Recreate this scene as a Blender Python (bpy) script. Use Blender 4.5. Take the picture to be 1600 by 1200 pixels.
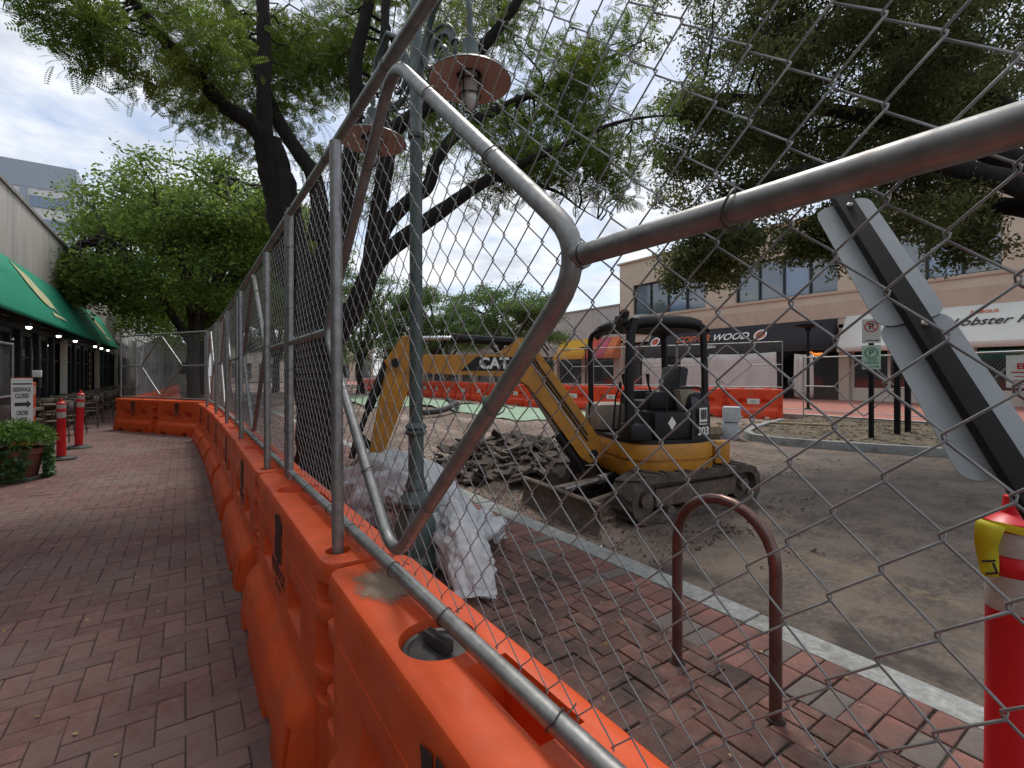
import bpy, bmesh, math, random
import numpy as np
from mathutils import Matrix, Vector, noise

# ------------------------------------------------------------------ scene, camera, light
S = bpy.context.scene
for o in list(bpy.data.objects):
    bpy.data.objects.remove(o)
COL = S.collection
PI = math.pi
R = math.radians

YAW = math.atan(510 / 750)            # the street runs along +Y, the camera looks this far to its right
cam_d = bpy.data.cameras.new('camera')
cam = bpy.data.objects.new('camera', cam_d)
COL.objects.link(cam)
cam.location = (0, 0, 1.46)
cam.rotation_euler = (R(90), 0, -YAW)
cam_d.sensor_width = 36
cam_d.lens = 36 * 750 / 1600
cam_d.shift_y = -0.010
cam_d.clip_start = 0.02
cam_d.clip_end = 2000
S.camera = cam

SUN_EL, SUN_AZ = R(62), R(38)         # azimuth from +Y towards +X
W = bpy.data.worlds.new('World')
S.world = W
W.use_nodes = True
nt = W.node_tree
nt.nodes.clear()
def wn(t, **k):
    n = nt.nodes.new(t)
    for a, b in k.items():
        setattr(n, a, b)
    return n
sky = wn('ShaderNodeTexSky', sky_type='NISHITA')
sky.sun_disc = False
sky.sun_elevation = SUN_EL
sky.sun_rotation = SUN_AZ
sky.air_density = 1.0
sky.dust_density = 1.5
tc = wn('ShaderNodeTexCoord')
sep = wn('ShaderNodeSeparateXYZ')
nt.links.new(tc.outputs['Generated'], sep.inputs[0])
zz = wn('ShaderNodeMath', operation='MAXIMUM'); zz.inputs[1].default_value = 0.0
nt.links.new(sep.outputs['Z'], zz.inputs[0])
za = wn('ShaderNodeMath', operation='ADD'); za.inputs[1].default_value = 0.16
nt.links.new(zz.outputs[0], za.inputs[0])
dx = wn('ShaderNodeMath', operation='DIVIDE'); dy = wn('ShaderNodeMath', operation='DIVIDE')
nt.links.new(sep.outputs['X'], dx.inputs[0]); nt.links.new(za.outputs[0], dx.inputs[1])
nt.links.new(sep.outputs['Y'], dy.inputs[0]); nt.links.new(za.outputs[0], dy.inputs[1])
cmb = wn('ShaderNodeCombineXYZ')
nt.links.new(dx.outputs[0], cmb.inputs[0]); nt.links.new(dy.outputs[0], cmb.inputs[1])
cn = wn('ShaderNodeTexNoise'); cn.inputs['Scale'].default_value = 1.35; cn.inputs['Detail'].default_value = 9
cn.inputs['Roughness'].default_value = 0.58; cn.inputs['Distortion'].default_value = 0.35
nt.links.new(cmb.outputs[0], cn.inputs['Vector'])
cr = wn('ShaderNodeValToRGB')
cr.color_ramp.elements[0].position = 0.38; cr.color_ramp.elements[0].color = (0.22, 0.22, 0.22, 1)
cr.color_ramp.elements[1].position = 0.55; cr.color_ramp.elements[1].color = (1, 1, 1, 1)
nt.links.new(cn.outputs['Fac'], cr.inputs[0])
cn2 = wn('ShaderNodeTexNoise'); cn2.inputs['Scale'].default_value = 3.1; cn2.inputs['Detail'].default_value = 7
cn2.inputs['Roughness'].default_value = 0.6
nt.links.new(cmb.outputs[0], cn2.inputs['Vector'])
cr2 = wn('ShaderNodeValToRGB')
cr2.color_ramp.elements[0].position = 0.32; cr2.color_ramp.elements[0].color = (4.2, 4.6, 5.35, 1)
cr2.color_ramp.elements[1].position = 0.62; cr2.color_ramp.elements[1].color = (7.3, 7.45, 7.7, 1)
nt.links.new(cn2.outputs['Fac'], cr2.inputs[0])
skm = wn('ShaderNodeMix', data_type='RGBA', blend_type='MULTIPLY'); skm.inputs[0].default_value = 1.0
nt.links.new(sky.outputs[0], skm.inputs[6]); skm.inputs[7].default_value = (1.0, 1.0, 1.0, 1)
mx = wn('ShaderNodeMix', data_type='RGBA')
nt.links.new(cr.outputs[0], mx.inputs[0]); nt.links.new(skm.outputs[2], mx.inputs[6]); nt.links.new(cr2.outputs[0], mx.inputs[7])
bg = wn('ShaderNodeBackground'); bg.inputs['Strength'].default_value = 0.10
nt.links.new(mx.outputs[2], bg.inputs['Color'])
wo = wn('ShaderNodeOutputWorld')
nt.links.new(bg.outputs[0], wo.inputs['Surface'])

sun_d = bpy.data.lights.new('sun', 'SUN')
sun_d.energy = 1.5
sun_d.angle = R(14)
sun_d.color = (1.0, 0.95, 0.88)
sun = bpy.data.objects.new('sun', sun_d)
COL.objects.link(sun)
sd = Vector((math.sin(SUN_AZ) * math.cos(SUN_EL), math.cos(SUN_AZ) * math.cos(SUN_EL), math.sin(SUN_EL)))
sun.rotation_euler = sd.to_track_quat('Z', 'Y').to_euler()
sun.location = (0, 0, 60)

S.view_settings.view_transform = 'Standard'
S.view_settings.look = 'None'
S.view_settings.exposure = 0.60
S.view_settings.gamma = 1.0
S.view_settings.use_curve_mapping = False
S.render.engine = 'CYCLES'
S.cycles.max_bounces = 6
S.cycles.diffuse_bounces = 3
S.cycles.glossy_bounces = 2
S.cycles.transmission_bounces = 3
S.cycles.transparent_max_bounces = 6

# ------------------------------------------------------------------ materials
MATS = {}
def mat(name, col, rough=0.6, metal=0.0, var=0.0, vscale=4.0, col2=None, bump=0.0, bscale=40.0, spec=0.5,
        island=0.0, trans=0.0, tgain=1.0, emit=None, estr=0.0, stretch=None, dirt=None, dscale=2.0, dlo=0.5, dhi=0.7, detail=5.0, rvar=0.0, objrand=0.0, scuff=None):
    """Principled material: base colour, a second colour mixed in by noise, per-piece variation, relief and stains."""
    if name in MATS:
        return MATS[name]
    m = bpy.data.materials.new(name); m.use_nodes = True
    t = m.node_tree; b = t.nodes['Principled BSDF']; L = t.links.new
    b.inputs['Roughness'].default_value = rough
    b.inputs['Metallic'].default_value = metal
    b.inputs['Specular IOR Level'].default_value = spec
    tcn = t.nodes.new('ShaderNodeTexCoord')
    vec = tcn.outputs['Object']
    if stretch:
        mp = t.nodes.new('ShaderNodeMapping'); mp.inputs['Scale'].default_value = stretch
        L(vec, mp.inputs['Vector']); vec = mp.outputs[0]
    c = None
    def rgb(x):
        return (x[0], x[1], x[2], 1)
    if col2 is not None:
        n = t.nodes.new('ShaderNodeTexNoise'); n.inputs['Scale'].default_value = vscale; n.inputs['Detail'].default_value = detail
        n.inputs['Roughness'].default_value = 0.62
        L(vec, n.inputs['Vector'])
        r = t.nodes.new('ShaderNodeValToRGB')
        r.color_ramp.elements[0].position = 0.36; r.color_ramp.elements[0].color = rgb(col)
        r.color_ramp.elements[1].position = 0.66; r.color_ramp.elements[1].color = rgb(col2)
        L(n.outputs['Fac'], r.inputs[0]); c = r.outputs[0]
    else:
        q = t.nodes.new('ShaderNodeRGB'); q.outputs[0].default_value = rgb(col); c = q.outputs[0]
    val = None
    if island or objrand:
        g = t.nodes.new('ShaderNodeNewGeometry'); oi = t.nodes.new('ShaderNodeObjectInfo')
        ad = t.nodes.new('ShaderNodeMath'); ad.operation = 'ADD'
        L(g.outputs['Random Per Island'], ad.inputs[0]); L(oi.outputs['Random'], ad.inputs[1])
        fr = t.nodes.new('ShaderNodeMath'); fr.operation = 'FRACT'; L(ad.outputs[0], fr.inputs[0])
        mr = t.nodes.new('ShaderNodeMapRange')
        k = max(island, objrand)
        mr.inputs['To Min'].default_value = 1 - k; mr.inputs['To Max'].default_value = 1 + k
        L(fr.outputs[0], mr.inputs['Value']); val = mr.outputs[0]
    if var:
        n = t.nodes.new('ShaderNodeTexNoise'); n.inputs['Scale'].default_value = vscale * 2.7; n.inputs['Detail'].default_value = 8
        L(vec, n.inputs['Vector'])
        mr = t.nodes.new('ShaderNodeMapRange'); mr.inputs['From Min'].default_value = 0.3; mr.inputs['From Max'].default_value = 0.7
        mr.inputs['To Min'].default_value = 1 - var; mr.inputs['To Max'].default_value = 1 + var
        L(n.outputs['Fac'], mr.inputs['Value'])
        if val is None:
            val = mr.outputs[0]
        else:
            mu = t.nodes.new('ShaderNodeMath'); mu.operation = 'MULTIPLY'; L(val, mu.inputs[0]); L(mr.outputs[0], mu.inputs[1]); val = mu.outputs[0]
    if val is not None:
        vm = t.nodes.new('ShaderNodeVectorMath'); vm.operation = 'SCALE'; L(c, vm.inputs[0]); L(val, vm.inputs['Scale']); c = vm.outputs[0]
    if dirt is not None:
        n = t.nodes.new('ShaderNodeTexNoise'); n.inputs['Scale'].default_value = dscale; n.inputs['Detail'].default_value = 9
        n.inputs['Roughness'].default_value = 0.7
        geo = t.nodes.new('ShaderNodeNewGeometry'); L(geo.outputs['Position'], n.inputs['Vector'])
        mr = t.nodes.new('ShaderNodeMapRange'); mr.inputs['From Min'].default_value = dlo; mr.inputs['From Max'].default_value = dhi
        L(n.outputs['Fac'], mr.inputs['Value'])
        mm = t.nodes.new('ShaderNodeMix'); mm.data_type = 'RGBA'
        L(mr.outputs[0], mm.inputs[0]); L(c, mm.inputs[6]); mm.inputs[7].default_value = rgb(dirt); c = mm.outputs[2]
    for sc_ in (scuff or ()):                                        # scratches and rubbed patches
        mp = t.nodes.new('ShaderNodeMapping'); mp.inputs['Scale'].default_value = sc_[1]; mp.inputs['Rotation'].default_value = (0.2, 0.1, sc_[4])
        L(tcn.outputs['Object'], mp.inputs['Vector'])
        n = t.nodes.new('ShaderNodeTexNoise'); n.inputs['Scale'].default_value = 1.0; n.inputs['Detail'].default_value = 7; n.inputs['Roughness'].default_value = 0.7
        L(mp.outputs[0], n.inputs['Vector'])
        mr = t.nodes.new('ShaderNodeMapRange'); mr.inputs['From Min'].default_value = sc_[2]; mr.inputs['From Max'].default_value = sc_[3]; mr.inputs['To Max'].default_value = sc_[5]
        L(n.outputs['Fac'], mr.inputs['Value'])
        mm = t.nodes.new('ShaderNodeMix'); mm.data_type = 'RGBA'; L(mr.outputs[0], mm.inputs[0]); L(c, mm.inputs[6]); mm.inputs[7].default_value = rgb(sc_[0]); c = mm.outputs[2]
    L(c, b.inputs['Base Color'])
    if rvar:
        n = t.nodes.new('ShaderNodeTexNoise'); n.inputs['Scale'].default_value = vscale * 3; n.inputs['Detail'].default_value = 6
        L(vec, n.inputs['Vector'])
        mr = t.nodes.new('ShaderNodeMapRange'); mr.inputs['From Min'].default_value = 0.3; mr.inputs['From Max'].default_value = 0.7
        mr.inputs['To Min'].default_value = max(0.02, rough - rvar); mr.inputs['To Max'].default_value = min(1, rough + rvar)
        L(n.outputs['Fac'], mr.inputs['Value']); L(mr.outputs[0], b.inputs['Roughness'])
    if bump:
        n = t.nodes.new('ShaderNodeTexNoise'); n.inputs['Scale'].default_value = bscale; n.inputs['Detail'].default_value = 6
        L(vec, n.inputs['Vector'])
        bp = t.nodes.new('ShaderNodeBump'); bp.inputs['Strength'].default_value = bump; bp.inputs['Distance'].default_value = 0.02
        L(n.outputs['Fac'], bp.inputs['Height']); L(bp.outputs[0], b.inputs['Normal'])
    if emit:
        b.inputs['Emission Color'].default_value = rgb(emit); b.inputs['Emission Strength'].default_value = estr
    if trans:
        out = t.nodes['Material Output']
        tr = t.nodes.new('ShaderNodeBsdfTranslucent')
        tg = t.nodes.new('ShaderNodeVectorMath'); tg.operation = 'SCALE'; tg.inputs['Scale'].default_value = tgain; L(c, tg.inputs[0]); L(tg.outputs[0], tr.inputs['Color'])
        ms = t.nodes.new('ShaderNodeMixShader'); ms.inputs[0].default_value = trans
        L(b.outputs[0], ms.inputs[1]); L(tr.outputs[0], ms.inputs[2]); L(ms.outputs[0], out.inputs['Surface'])
    MATS[name] = m
    return m

def glass(name, tint, rough=0.05, alpha=0.55):
    """window pane: a mirror-like coat over partly see-through tinted glass"""
    if name in MATS: return MATS[name]
    m = bpy.data.materials.new(name); m.use_nodes = True
    t = m.node_tree; b = t.nodes['Principled BSDF']
    b.inputs['Base Color'].default_value = (*tint, 1); b.inputs['Roughness'].default_value = rough
    b.inputs['Specular IOR Level'].default_value = 1.0; b.inputs['IOR'].default_value = 1.7
    tr = t.nodes.new('ShaderNodeBsdfTransparent'); tr.inputs[0].default_value = (0.8, 0.85, 0.85, 1)
    ms = t.nodes.new('ShaderNodeMixShader'); ms.inputs[0].default_value = alpha
    t.links.new(tr.outputs[0], ms.inputs[1]); t.links.new(b.outputs[0], ms.inputs[2])
    t.links.new(ms.outputs[0], t.nodes['Material Output'].inputs['Surface'])
    MATS[name] = m
    return m

mat('orange_plastic', (0.64, 0.074, 0.011), 0.46, col2=(0.69, 0.098, 0.024), vscale=2.2, var=0.10, bump=0.06, bscale=9, rvar=0.12, spec=0.35,
    dirt=(0.50, 0.090, 0.034), dscale=4.2, dlo=0.52, dhi=0.80, detail=8,
    scuff=[((0.80, 0.34, 0.20), (60, 4, 50), 0.62, 0.74, 0.3, 0.55), ((0.30, 0.10, 0.05), (9, 2.5, 30), 0.60, 0.80, -0.15, 0.6), ((0.16, 0.07, 0.04), (26, 30, 26), 0.71, 0.78, 0.0, 0.7)])
mat('red_orange_plastic', (0.72, 0.050, 0.010), 0.45, col2=(0.76, 0.070, 0.018), vscale=2, var=0.08, rvar=0.1,
    dirt=(0.30, 0.15, 0.09), dscale=1.4, dlo=0.58, dhi=0.85)
mat('galvanised', (0.27, 0.27, 0.265), 0.48, 0.80, col2=(0.36, 0.36, 0.35), vscale=16, var=0.12, bump=0.025, bscale=90, rvar=0.10, dirt=(0.20, 0.165, 0.14), dscale=9, dlo=0.56, dhi=0.85)
mat('wire_zinc', (0.27, 0.27, 0.275), 0.5, 0.6, col2=(0.37, 0.365, 0.36), vscale=30)
mat('tie_steel', (0.10, 0.095, 0.09), 0.55, 0.7)
mat('black_rubber', (0.018, 0.018, 0.018), 0.75, col2=(0.05, 0.045, 0.04), vscale=6, bump=0.2, bscale=60)
mat('black_cap', (0.030, 0.030, 0.032), 0.45, col2=(0.07, 0.065, 0.06), vscale=9, rvar=0.15)
mat('black_print', (0.024, 0.020, 0.020), 0.7, col2=(0.10, 0.035, 0.022), vscale=16)
mat('walk_brick', (0.165, 0.078, 0.066), 0.86, col2=(0.128, 0.074, 0.064), vscale=7, island=0.17, var=0.22, bump=0.35, bscale=150,
    dirt=(0.185, 0.140, 0.120), dscale=0.8, dlo=0.44, dhi=0.74)
mat('side_brick', (0.150, 0.066, 0.050), 0.88, col2=(0.110, 0.068, 0.056), vscale=6, island=0.28, var=0.30, bump=0.5, bscale=110,
    dirt=(0.040, 0.030, 0.025), dscale=2.1, dlo=0.47, dhi=0.64)
mat('band_brick', (0.210, 0.088, 0.068), 0.86, col2=(0.130, 0.068, 0.058), vscale=6, island=0.24, var=0.2, bump=0.35, bscale=120,
    dirt=(0.060, 0.047, 0.040), dscale=2.4, dlo=0.46, dhi=0.72)
mat('grey_brick', (0.150, 0.118, 0.102), 0.88, col2=(0.105, 0.088, 0.080), vscale=6, var=0.2, bump=0.35, bscale=120)
mat('joint_sand', (0.055, 0.040, 0.033), 0.95, col2=(0.082, 0.062, 0.050), vscale=14, bump=0.5, bscale=90)
mat('far_brick', (0.40, 0.150, 0.110), 0.85, col2=(0.33, 0.135, 0.105), vscale=2.5, var=0.18, bump=0.3, bscale=60)
mat('granite', (0.30, 0.31, 0.29), 0.8, col2=(0.22, 0.225, 0.215), vscale=14, var=0.22, bump=0.3, bscale=70, dirt=(0.11, 0.095, 0.08), dscale=3.5, dlo=0.52, dhi=0.75, objrand=0.08)
mat('concrete_wall', (0.48, 0.465, 0.43), 0.9, col2=(0.39, 0.38, 0.355), vscale=1.2, var=0.08, bump=0.25, bscale=8, stretch=(1.0, 2.2, 0.22))
mat('concrete', (0.36, 0.35, 0.33), 0.9, col2=(0.27, 0.26, 0.245), vscale=3, var=0.15, bump=0.3, bscale=30)
mat('pale_block', (0.52, 0.55, 0.58), 0.85, col2=(0.42, 0.45, 0.48), vscale=5, var=0.1, bump=0.2, bscale=40)
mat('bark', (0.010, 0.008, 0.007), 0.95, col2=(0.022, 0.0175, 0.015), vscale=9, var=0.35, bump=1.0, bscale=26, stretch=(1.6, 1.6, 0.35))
mat('bark_far', (0.030, 0.025, 0.020), 0.95, col2=(0.05, 0.042, 0.035), vscale=3, var=0.3)
mat('leaf_locust', (0.074, 0.116, 0.020), 0.55, col2=(0.112, 0.140, 0.024), vscale=0.9, island=0.45, trans=0.50, tgain=2.0, spec=0.3)
mat('leaf_locust_far', (0.070, 0.120, 0.024), 0.6, col2=(0.120, 0.160, 0.030), vscale=0.8, island=0.55, trans=0.50, tgain=2.4, spec=0.25)
mat('leaf_mid', (0.060, 0.105, 0.036), 0.6, col2=(0.095, 0.145, 0.045), vscale=0.3, island=0.35, trans=0.48, tgain=2.0, spec=0.25)
mat('leaf_oak', (0.048, 0.060, 0.022), 0.6, col2=(0.085, 0.095, 0.032), vscale=0.8, island=0.55, trans=0.50, tgain=2.3, spec=0.25)
mat('leaf_fern', (0.080, 0.170, 0.030), 0.5, col2=(0.14, 0.24, 0.045), vscale=6, island=0.35, trans=0.4)
mat('leaf_ivy', (0.050, 0.130, 0.040), 0.45, col2=(0.10, 0.19, 0.06), vscale=8, island=0.35, trans=0.35)
mat('leaf_yellow', (0.30, 0.28, 0.05), 0.5, island=0.3, trans=0.35)
mat('fallen', (0.30, 0.24, 0.09), 0.7, island=0.5)
mat('lamp_green', (0.050, 0.078, 0.072), 0.45, col2=(0.070, 0.100, 0.092), vscale=6, var=0.15, rvar=0.12, dirt=(0.10, 0.10, 0.085), dscale=7, dlo=0.56, dhi=0.8)
mat('lamp_pink', (0.60, 0.40, 0.33), 0.6, col2=(0.52, 0.345, 0.285), vscale=5)
mat('lamp_glass', (0.62, 0.62, 0.58), 0.15, spec=0.8, col2=(0.45, 0.45, 0.42), vscale=8)
mat('lamp_dark', (0.02, 0.022, 0.022), 0.45)
mat('cat_yellow', (0.47, 0.200, 0.010), 0.45, scuff=[((0.09, 0.065, 0.045), (14, 14, 14), 0.64, 0.70, 0.3, 0.85), ((0.14, 0.10, 0.07), (3, 3, 6), 0.56, 0.80, 0.0, 0.6)], col2=(0.38, 0.160, 0.014), vscale=3, var=0.12, rvar=0.12, dirt=(0.13, 0.085, 0.045), dscale=3.2, dlo=0.55, dhi=0.80)
mat('machine_black', (0.008, 0.008, 0.009), 0.5, col2=(0.016, 0.015, 0.015), vscale=4, spec=0.3, dirt=(0.06, 0.048, 0.038), dscale=3.5, dlo=0.62, dhi=0.90)
mat('machine_navy', (0.010, 0.011, 0.016), 0.45, col2=(0.02, 0.019, 0.021), vscale=3, dirt=(0.11, 0.09, 0.075), dscale=3, dlo=0.56, dhi=0.85)
mat('seat_vinyl', (0.013, 0.015, 0.015), 0.5, bump=0.1, bscale=50)
mat('tan_cover_sky_tint', (0.20, 0.165, 0.12), 0.7, col2=(0.30, 0.26, 0.2), vscale=6)
mat('muddy_steel', (0.085, 0.062, 0.046), 0.85, col2=(0.135, 0.100, 0.076), vscale=7, var=0.3, bump=0.6, bscale=40)
mat('track_rubber', (0.050, 0.040, 0.033), 0.9, col2=(0.105, 0.082, 0.064), vscale=6, var=0.3, bump=0.6, bscale=50)
mat('worn_steel', (0.36, 0.35, 0.33), 0.4, 0.6, col2=(0.22, 0.19, 0.16), vscale=8)
mat('chrome', (0.55, 0.56, 0.57), 0.18, 1.0)
mat('white_print', (0.74, 0.72, 0.68), 0.6)
mat('rust_rack', (0.125, 0.068, 0.058), 0.30, 0.6, col2=(0.19, 0.120, 0.105), vscale=5, var=0.10, rvar=0.10, bump=0.03, bscale=60)
mat('sign_metal', (0.25, 0.275, 0.285), 0.55, 0.25, scuff=[((0.40, 0.42, 0.43), (40, 5, 9), 0.60, 0.78, 0.6, 0.5), ((0.16, 0.16, 0.155), (3, 3, 5), 0.52, 0.72, 0.2, 0.45)], col2=(0.30, 0.325, 0.335), vscale=2.5, rvar=0.1)
mat('post_black', (0.006, 0.006, 0.007), 0.75, col2=(0.012, 0.012, 0.012), vscale=6, spec=0.2)
mat('delineator_red', (0.62, 0.010, 0.018), 0.42, scuff=[((0.75, 0.20, 0.18), (50, 50, 5), 0.64, 0.76, 0.1, 0.5), ((0.20, 0.03, 0.03), (20, 20, 40), 0.66, 0.80, 0.0, 0.6)], col2=(0.54, 0.012, 0.018), vscale=5, rvar=0.1, dirt=(0.28, 0.05, 0.04), dscale=5, dlo=0.6, dhi=0.9)
mat('reflective_tape', (0.44, 0.41, 0.36), 0.55, scuff=[((0.20, 0.17, 0.15), (25, 25, 60), 0.60, 0.72, 0.1, 0.7)], col2=(0.34, 0.31, 0.27), vscale=12, var=0.12)
mat('caution_yellow', (0.62, 0.56, 0.02), 0.5, trans=0.2, var=0.15)
mat('poly_sheet', (0.82, 0.83, 0.84), 0.28, col2=(0.64, 0.65, 0.66), vscale=5, trans=0.42, bump=0.5, bscale=14, dirt=(0.50, 0.45, 0.38), dscale=3, dlo=0.55, dhi=0.85)
mat('asphalt_slab', (0.046, 0.036, 0.030), 0.92, col2=(0.098, 0.075, 0.059), vscale=6, var=0.3, objrand=0.35, bump=0.6, bscale=60, dirt=(0.15, 0.118, 0.09), dscale=2.5, dlo=0.52, dhi=0.72)
mat('stone', (0.28, 0.21, 0.14), 0.9, col2=(0.20, 0.15, 0.11), vscale=4, var=0.2, bump=0.6, bscale=18)
mat('debris', (0.085, 0.064, 0.049), 0.95, island=0.65)
mat('tan_wall', (0.56, 0.475, 0.37), 0.9, col2=(0.51, 0.43, 0.335), vscale=0.6, var=0.06, bump=0.15, bscale=18)
mat('tan_trim', (0.50, 0.385, 0.30), 0.88, col2=(0.45, 0.35, 0.27), vscale=0.8, var=0.06)
mat('awning_black', (0.020, 0.020, 0.024), 0.8, var=0.1, vscale=2)
mat('awning_white', (0.68, 0.69, 0.62), 0.8, col2=(0.62, 0.63, 0.58), vscale=0.8)
mat('awning_yellow', (0.68, 0.36, 0.02), 0.8, var=0.08)
mat('awning_red', (0.58, 0.075, 0.045), 0.8, var=0.08)
mat('awning_pink', (0.50, 0.10, 0.14), 0.8, var=0.08)
mat('awning_coral', (0.62, 0.17, 0.06), 0.8, var=0.08)
mat('awning_green', (0.008, 0.300, 0.175), 0.75, col2=(0.010, 0.265, 0.155), vscale=1.0, var=0.08, trans=0.18)
mat('cream_print', (0.66, 0.55, 0.26), 0.7, col2=(0.34, 0.46, 0.32), vscale=3)
mat('cream', (0.60, 0.55, 0.47), 0.7, var=0.06)
mat('dark_frame', (0.014, 0.020, 0.020), 0.5)
mat('dark_room', (0.020, 0.017, 0.014), 0.9, col2=(0.05, 0.038, 0.028), vscale=1.5)
mat('brown_dark', (0.060, 0.036, 0.030), 0.6, var=0.1)
mat('sheet_white', (0.60, 0.58, 0.53), 0.85, col2=(0.52, 0.50, 0.46), vscale=1.2)
mat('text_orange', (0.62, 0.13, 0.04), 0.6)
mat('text_white', (0.78, 0.76, 0.72), 0.6)
mat('text_black', (0.02, 0.02, 0.025), 0.6)
mat('text_red', (0.55, 0.03, 0.03), 0.6)
mat('text_green', (0.03, 0.20, 0.08), 0.6)
mat('text_brown', (0.32, 0.18, 0.04), 0.6)
mat('sign_white', (0.70, 0.70, 0.66), 0.5, var=0.05)
mat('sign_orange', (0.75, 0.12, 0.02), 0.5)
mat('sign_mint', (0.46, 0.62, 0.52), 0.5)
mat('terracotta', (0.20, 0.075, 0.045), 0.8, col2=(0.15, 0.06, 0.04), vscale=4, bump=0.15, bscale=30)
mat('soil', (0.03, 0.022, 0.016), 0.95)
mat('teak_and_shade', (0.085, 0.055, 0.035), 0.7, var=0.2)
mat('chair_weave', (0.10, 0.078, 0.052), 0.75, col2=(0.03, 0.027, 0.022), vscale=24)
mat('office_wall', (0.72, 0.72, 0.70), 0.8, var=0.04)
mat('office_grey', (0.36, 0.41, 0.47), 0.6)
mat('green_tarp', (0.22, 0.36, 0.22), 0.6, col2=(0.32, 0.42, 0.30), vscale=2, var=0.15, trans=0.1)
mat('yellow_diamond', (0.45, 0.34, 0.04), 0.6)
mat('bulb', (0.9, 0.9, 0.9), 0.3, emit=(1.0, 0.95, 0.9), estr=6.0)
mat('neon', (0.8, 0.2, 0.03), 0.4, emit=(1.0, 0.30, 0.05), estr=1.2)
mat('timber', (0.33, 0.24, 0.15), 0.8, var=0.15)
mat('mulch', (0.070, 0.052, 0.036), 0.95, col2=(0.155, 0.125, 0.080), vscale=1.6, var=0.35, bump=0.7, bscale=30)
glass('pane_dark', (0.02, 0.025, 0.03), 0.06, 0.6)
glass('pane_sky', (0.10, 0.13, 0.16), 0.05, 0.92)
glass('pane_blue', (0.12, 0.20, 0.32), 0.08, 0.95)

# ------------------------------------------------------------------ geometry helpers
class MB:
    """collects faces, then links them as one mesh object"""
    def __init__(s, M=None):
        s.v = []; s.f = []; s.mi = []; s.M = M or Matrix.Identity(4)
    def add(s, verts, faces, mi=0, M=None):
        T = s.M @ M if M is not None else s.M
        k = len(s.v)
        s.v += [tuple(T @ Vector(p)) for p in verts]
        for f in faces:
            s.f.append(tuple(i + k for i in f)); s.mi.append(mi)
        return s
    def box(s, c, d, mi=0, M=None, bev=0.0):
        x, y, z = d[0] / 2, d[1] / 2, d[2] / 2
        T = Matrix.Translation(c)
        if M is not None: T = T @ M
        if bev <= 0:
            v = [(-x,-y,-z),(x,-y,-z),(x,y,-z),(-x,y,-z),(-x,-y,z),(x,-y,z),(x,y,z),(-x,y,z)]
            f = [(0,3,2,1),(4,5,6,7),(0,1,5,4),(1,2,6,5),(2,3,7,6),(3,0,4,7)]
            return s.add(v, f, mi, T)
        bm = bmesh.new(); bmesh.ops.create_cube(bm, size=1)
        for q in bm.verts: q.co = (q.co.x * d[0], q.co.y * d[1], q.co.z * d[2])
        bmesh.ops.bevel(bm, geom=bm.edges[:], offset=bev, segments=2, profile=0.6, affect='EDGES')
        bm.verts.index_update()
        s.add([q.co[:] for q in bm.verts], [[q.index for q in f.verts] for f in bm.faces], mi, T)
        bm.free(); return s
    def tube(s, path, r, n=8, cap=True, mi=0, closed=False, M=None):
        P = [Vector(p) for p in path]; m = len(P)
        rr = [r] * m if not hasattr(r, '__len__') else list(r)
        tang = []
        for i in range(m):
            a = P[(i - 1) % m] if (i > 0 or closed) else P[i]
            b = P[(i + 1) % m] if (i < m - 1 or closed) else P[i]
            d = (b - a); tang.append(d.normalized() if d.length > 1e-9 else Vector((0, 0, 1)))
        u = tang[0].orthogonal().normalized()
        V = []
        for i in range(m):
            t = tang[i]; u = (u - t * u.dot(t)); u = u.normalized() if u.length > 1e-6 else t.orthogonal().normalized()
            w = t.cross(u)
            for k in range(n):
                a = 2 * PI * k / n
                V.append(P[i] + (u * math.cos(a) + w * math.sin(a)) * rr[i])
        F = []
        for i in range(m if closed else m - 1):
            j = (i + 1) % m
            for k in range(n):
                F.append((i*n+k, i*n+(k+1) % n, j*n+(k+1) % n, j*n+k))
        if cap and not closed:
            F.append(tuple(range(n))[::-1]); F.append(tuple((m-1)*n+k for k in range(n)))
        return s.add(V, F, mi, M)
    def lathe(s, prof, n=20, mi=0, M=None, cap=True):
        V = []; F = []; m = len(prof)
        for (r, z) in prof:
            for k in range(n):
                a = 2 * PI * k / n; V.append((r * math.cos(a), r * math.sin(a), z))
        for i in range(m - 1):
            for k in range(n):
                F.append((i*n+k, i*n+(k+1) % n, (i+1)*n+(k+1) % n, (i+1)*n+k))
        if cap:
            F.append(tuple(range(n))[::-1]); F.append(tuple((m-1)*n+k for k in range(n)))
        return s.add(V, F, mi, M)
    def prism(s, poly, z0, z1, mi=0, M=None):
        n = len(poly)
        V = [(x, y, z0) for x, y in poly] + [(x, y, z1) for x, y in poly]
        F = [tuple(range(n))[::-1], tuple(range(n, 2*n))] + [(i, (i+1) % n, n+(i+1) % n, n+i) for i in range(n)]
        return s.add(V, F, mi, M)
    def mesh(s, name, mats, smooth=35):
        me = bpy.data.meshes.new(name); me.from_pydata(s.v, [], s.f)
        for m in (mats if isinstance(mats, (list, tuple)) else [mats]):
            me.materials.append(MATS[m])
        if any(s.mi): me.polygons.foreach_set('material_index', s.mi)
        bm = bmesh.new(); bm.from_mesh(me); bmesh.ops.recalc_face_normals(bm, faces=bm.faces[:]); bm.to_mesh(me); bm.free()
        if smooth:
            me.shade_smooth(); me.set_sharp_from_angle(angle=R(smooth))
        me.update(); return me
    def build(s, name, mats, parent=None, smooth=35):
        return link(name, s.mesh(name, mats, smooth), parent)

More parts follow.
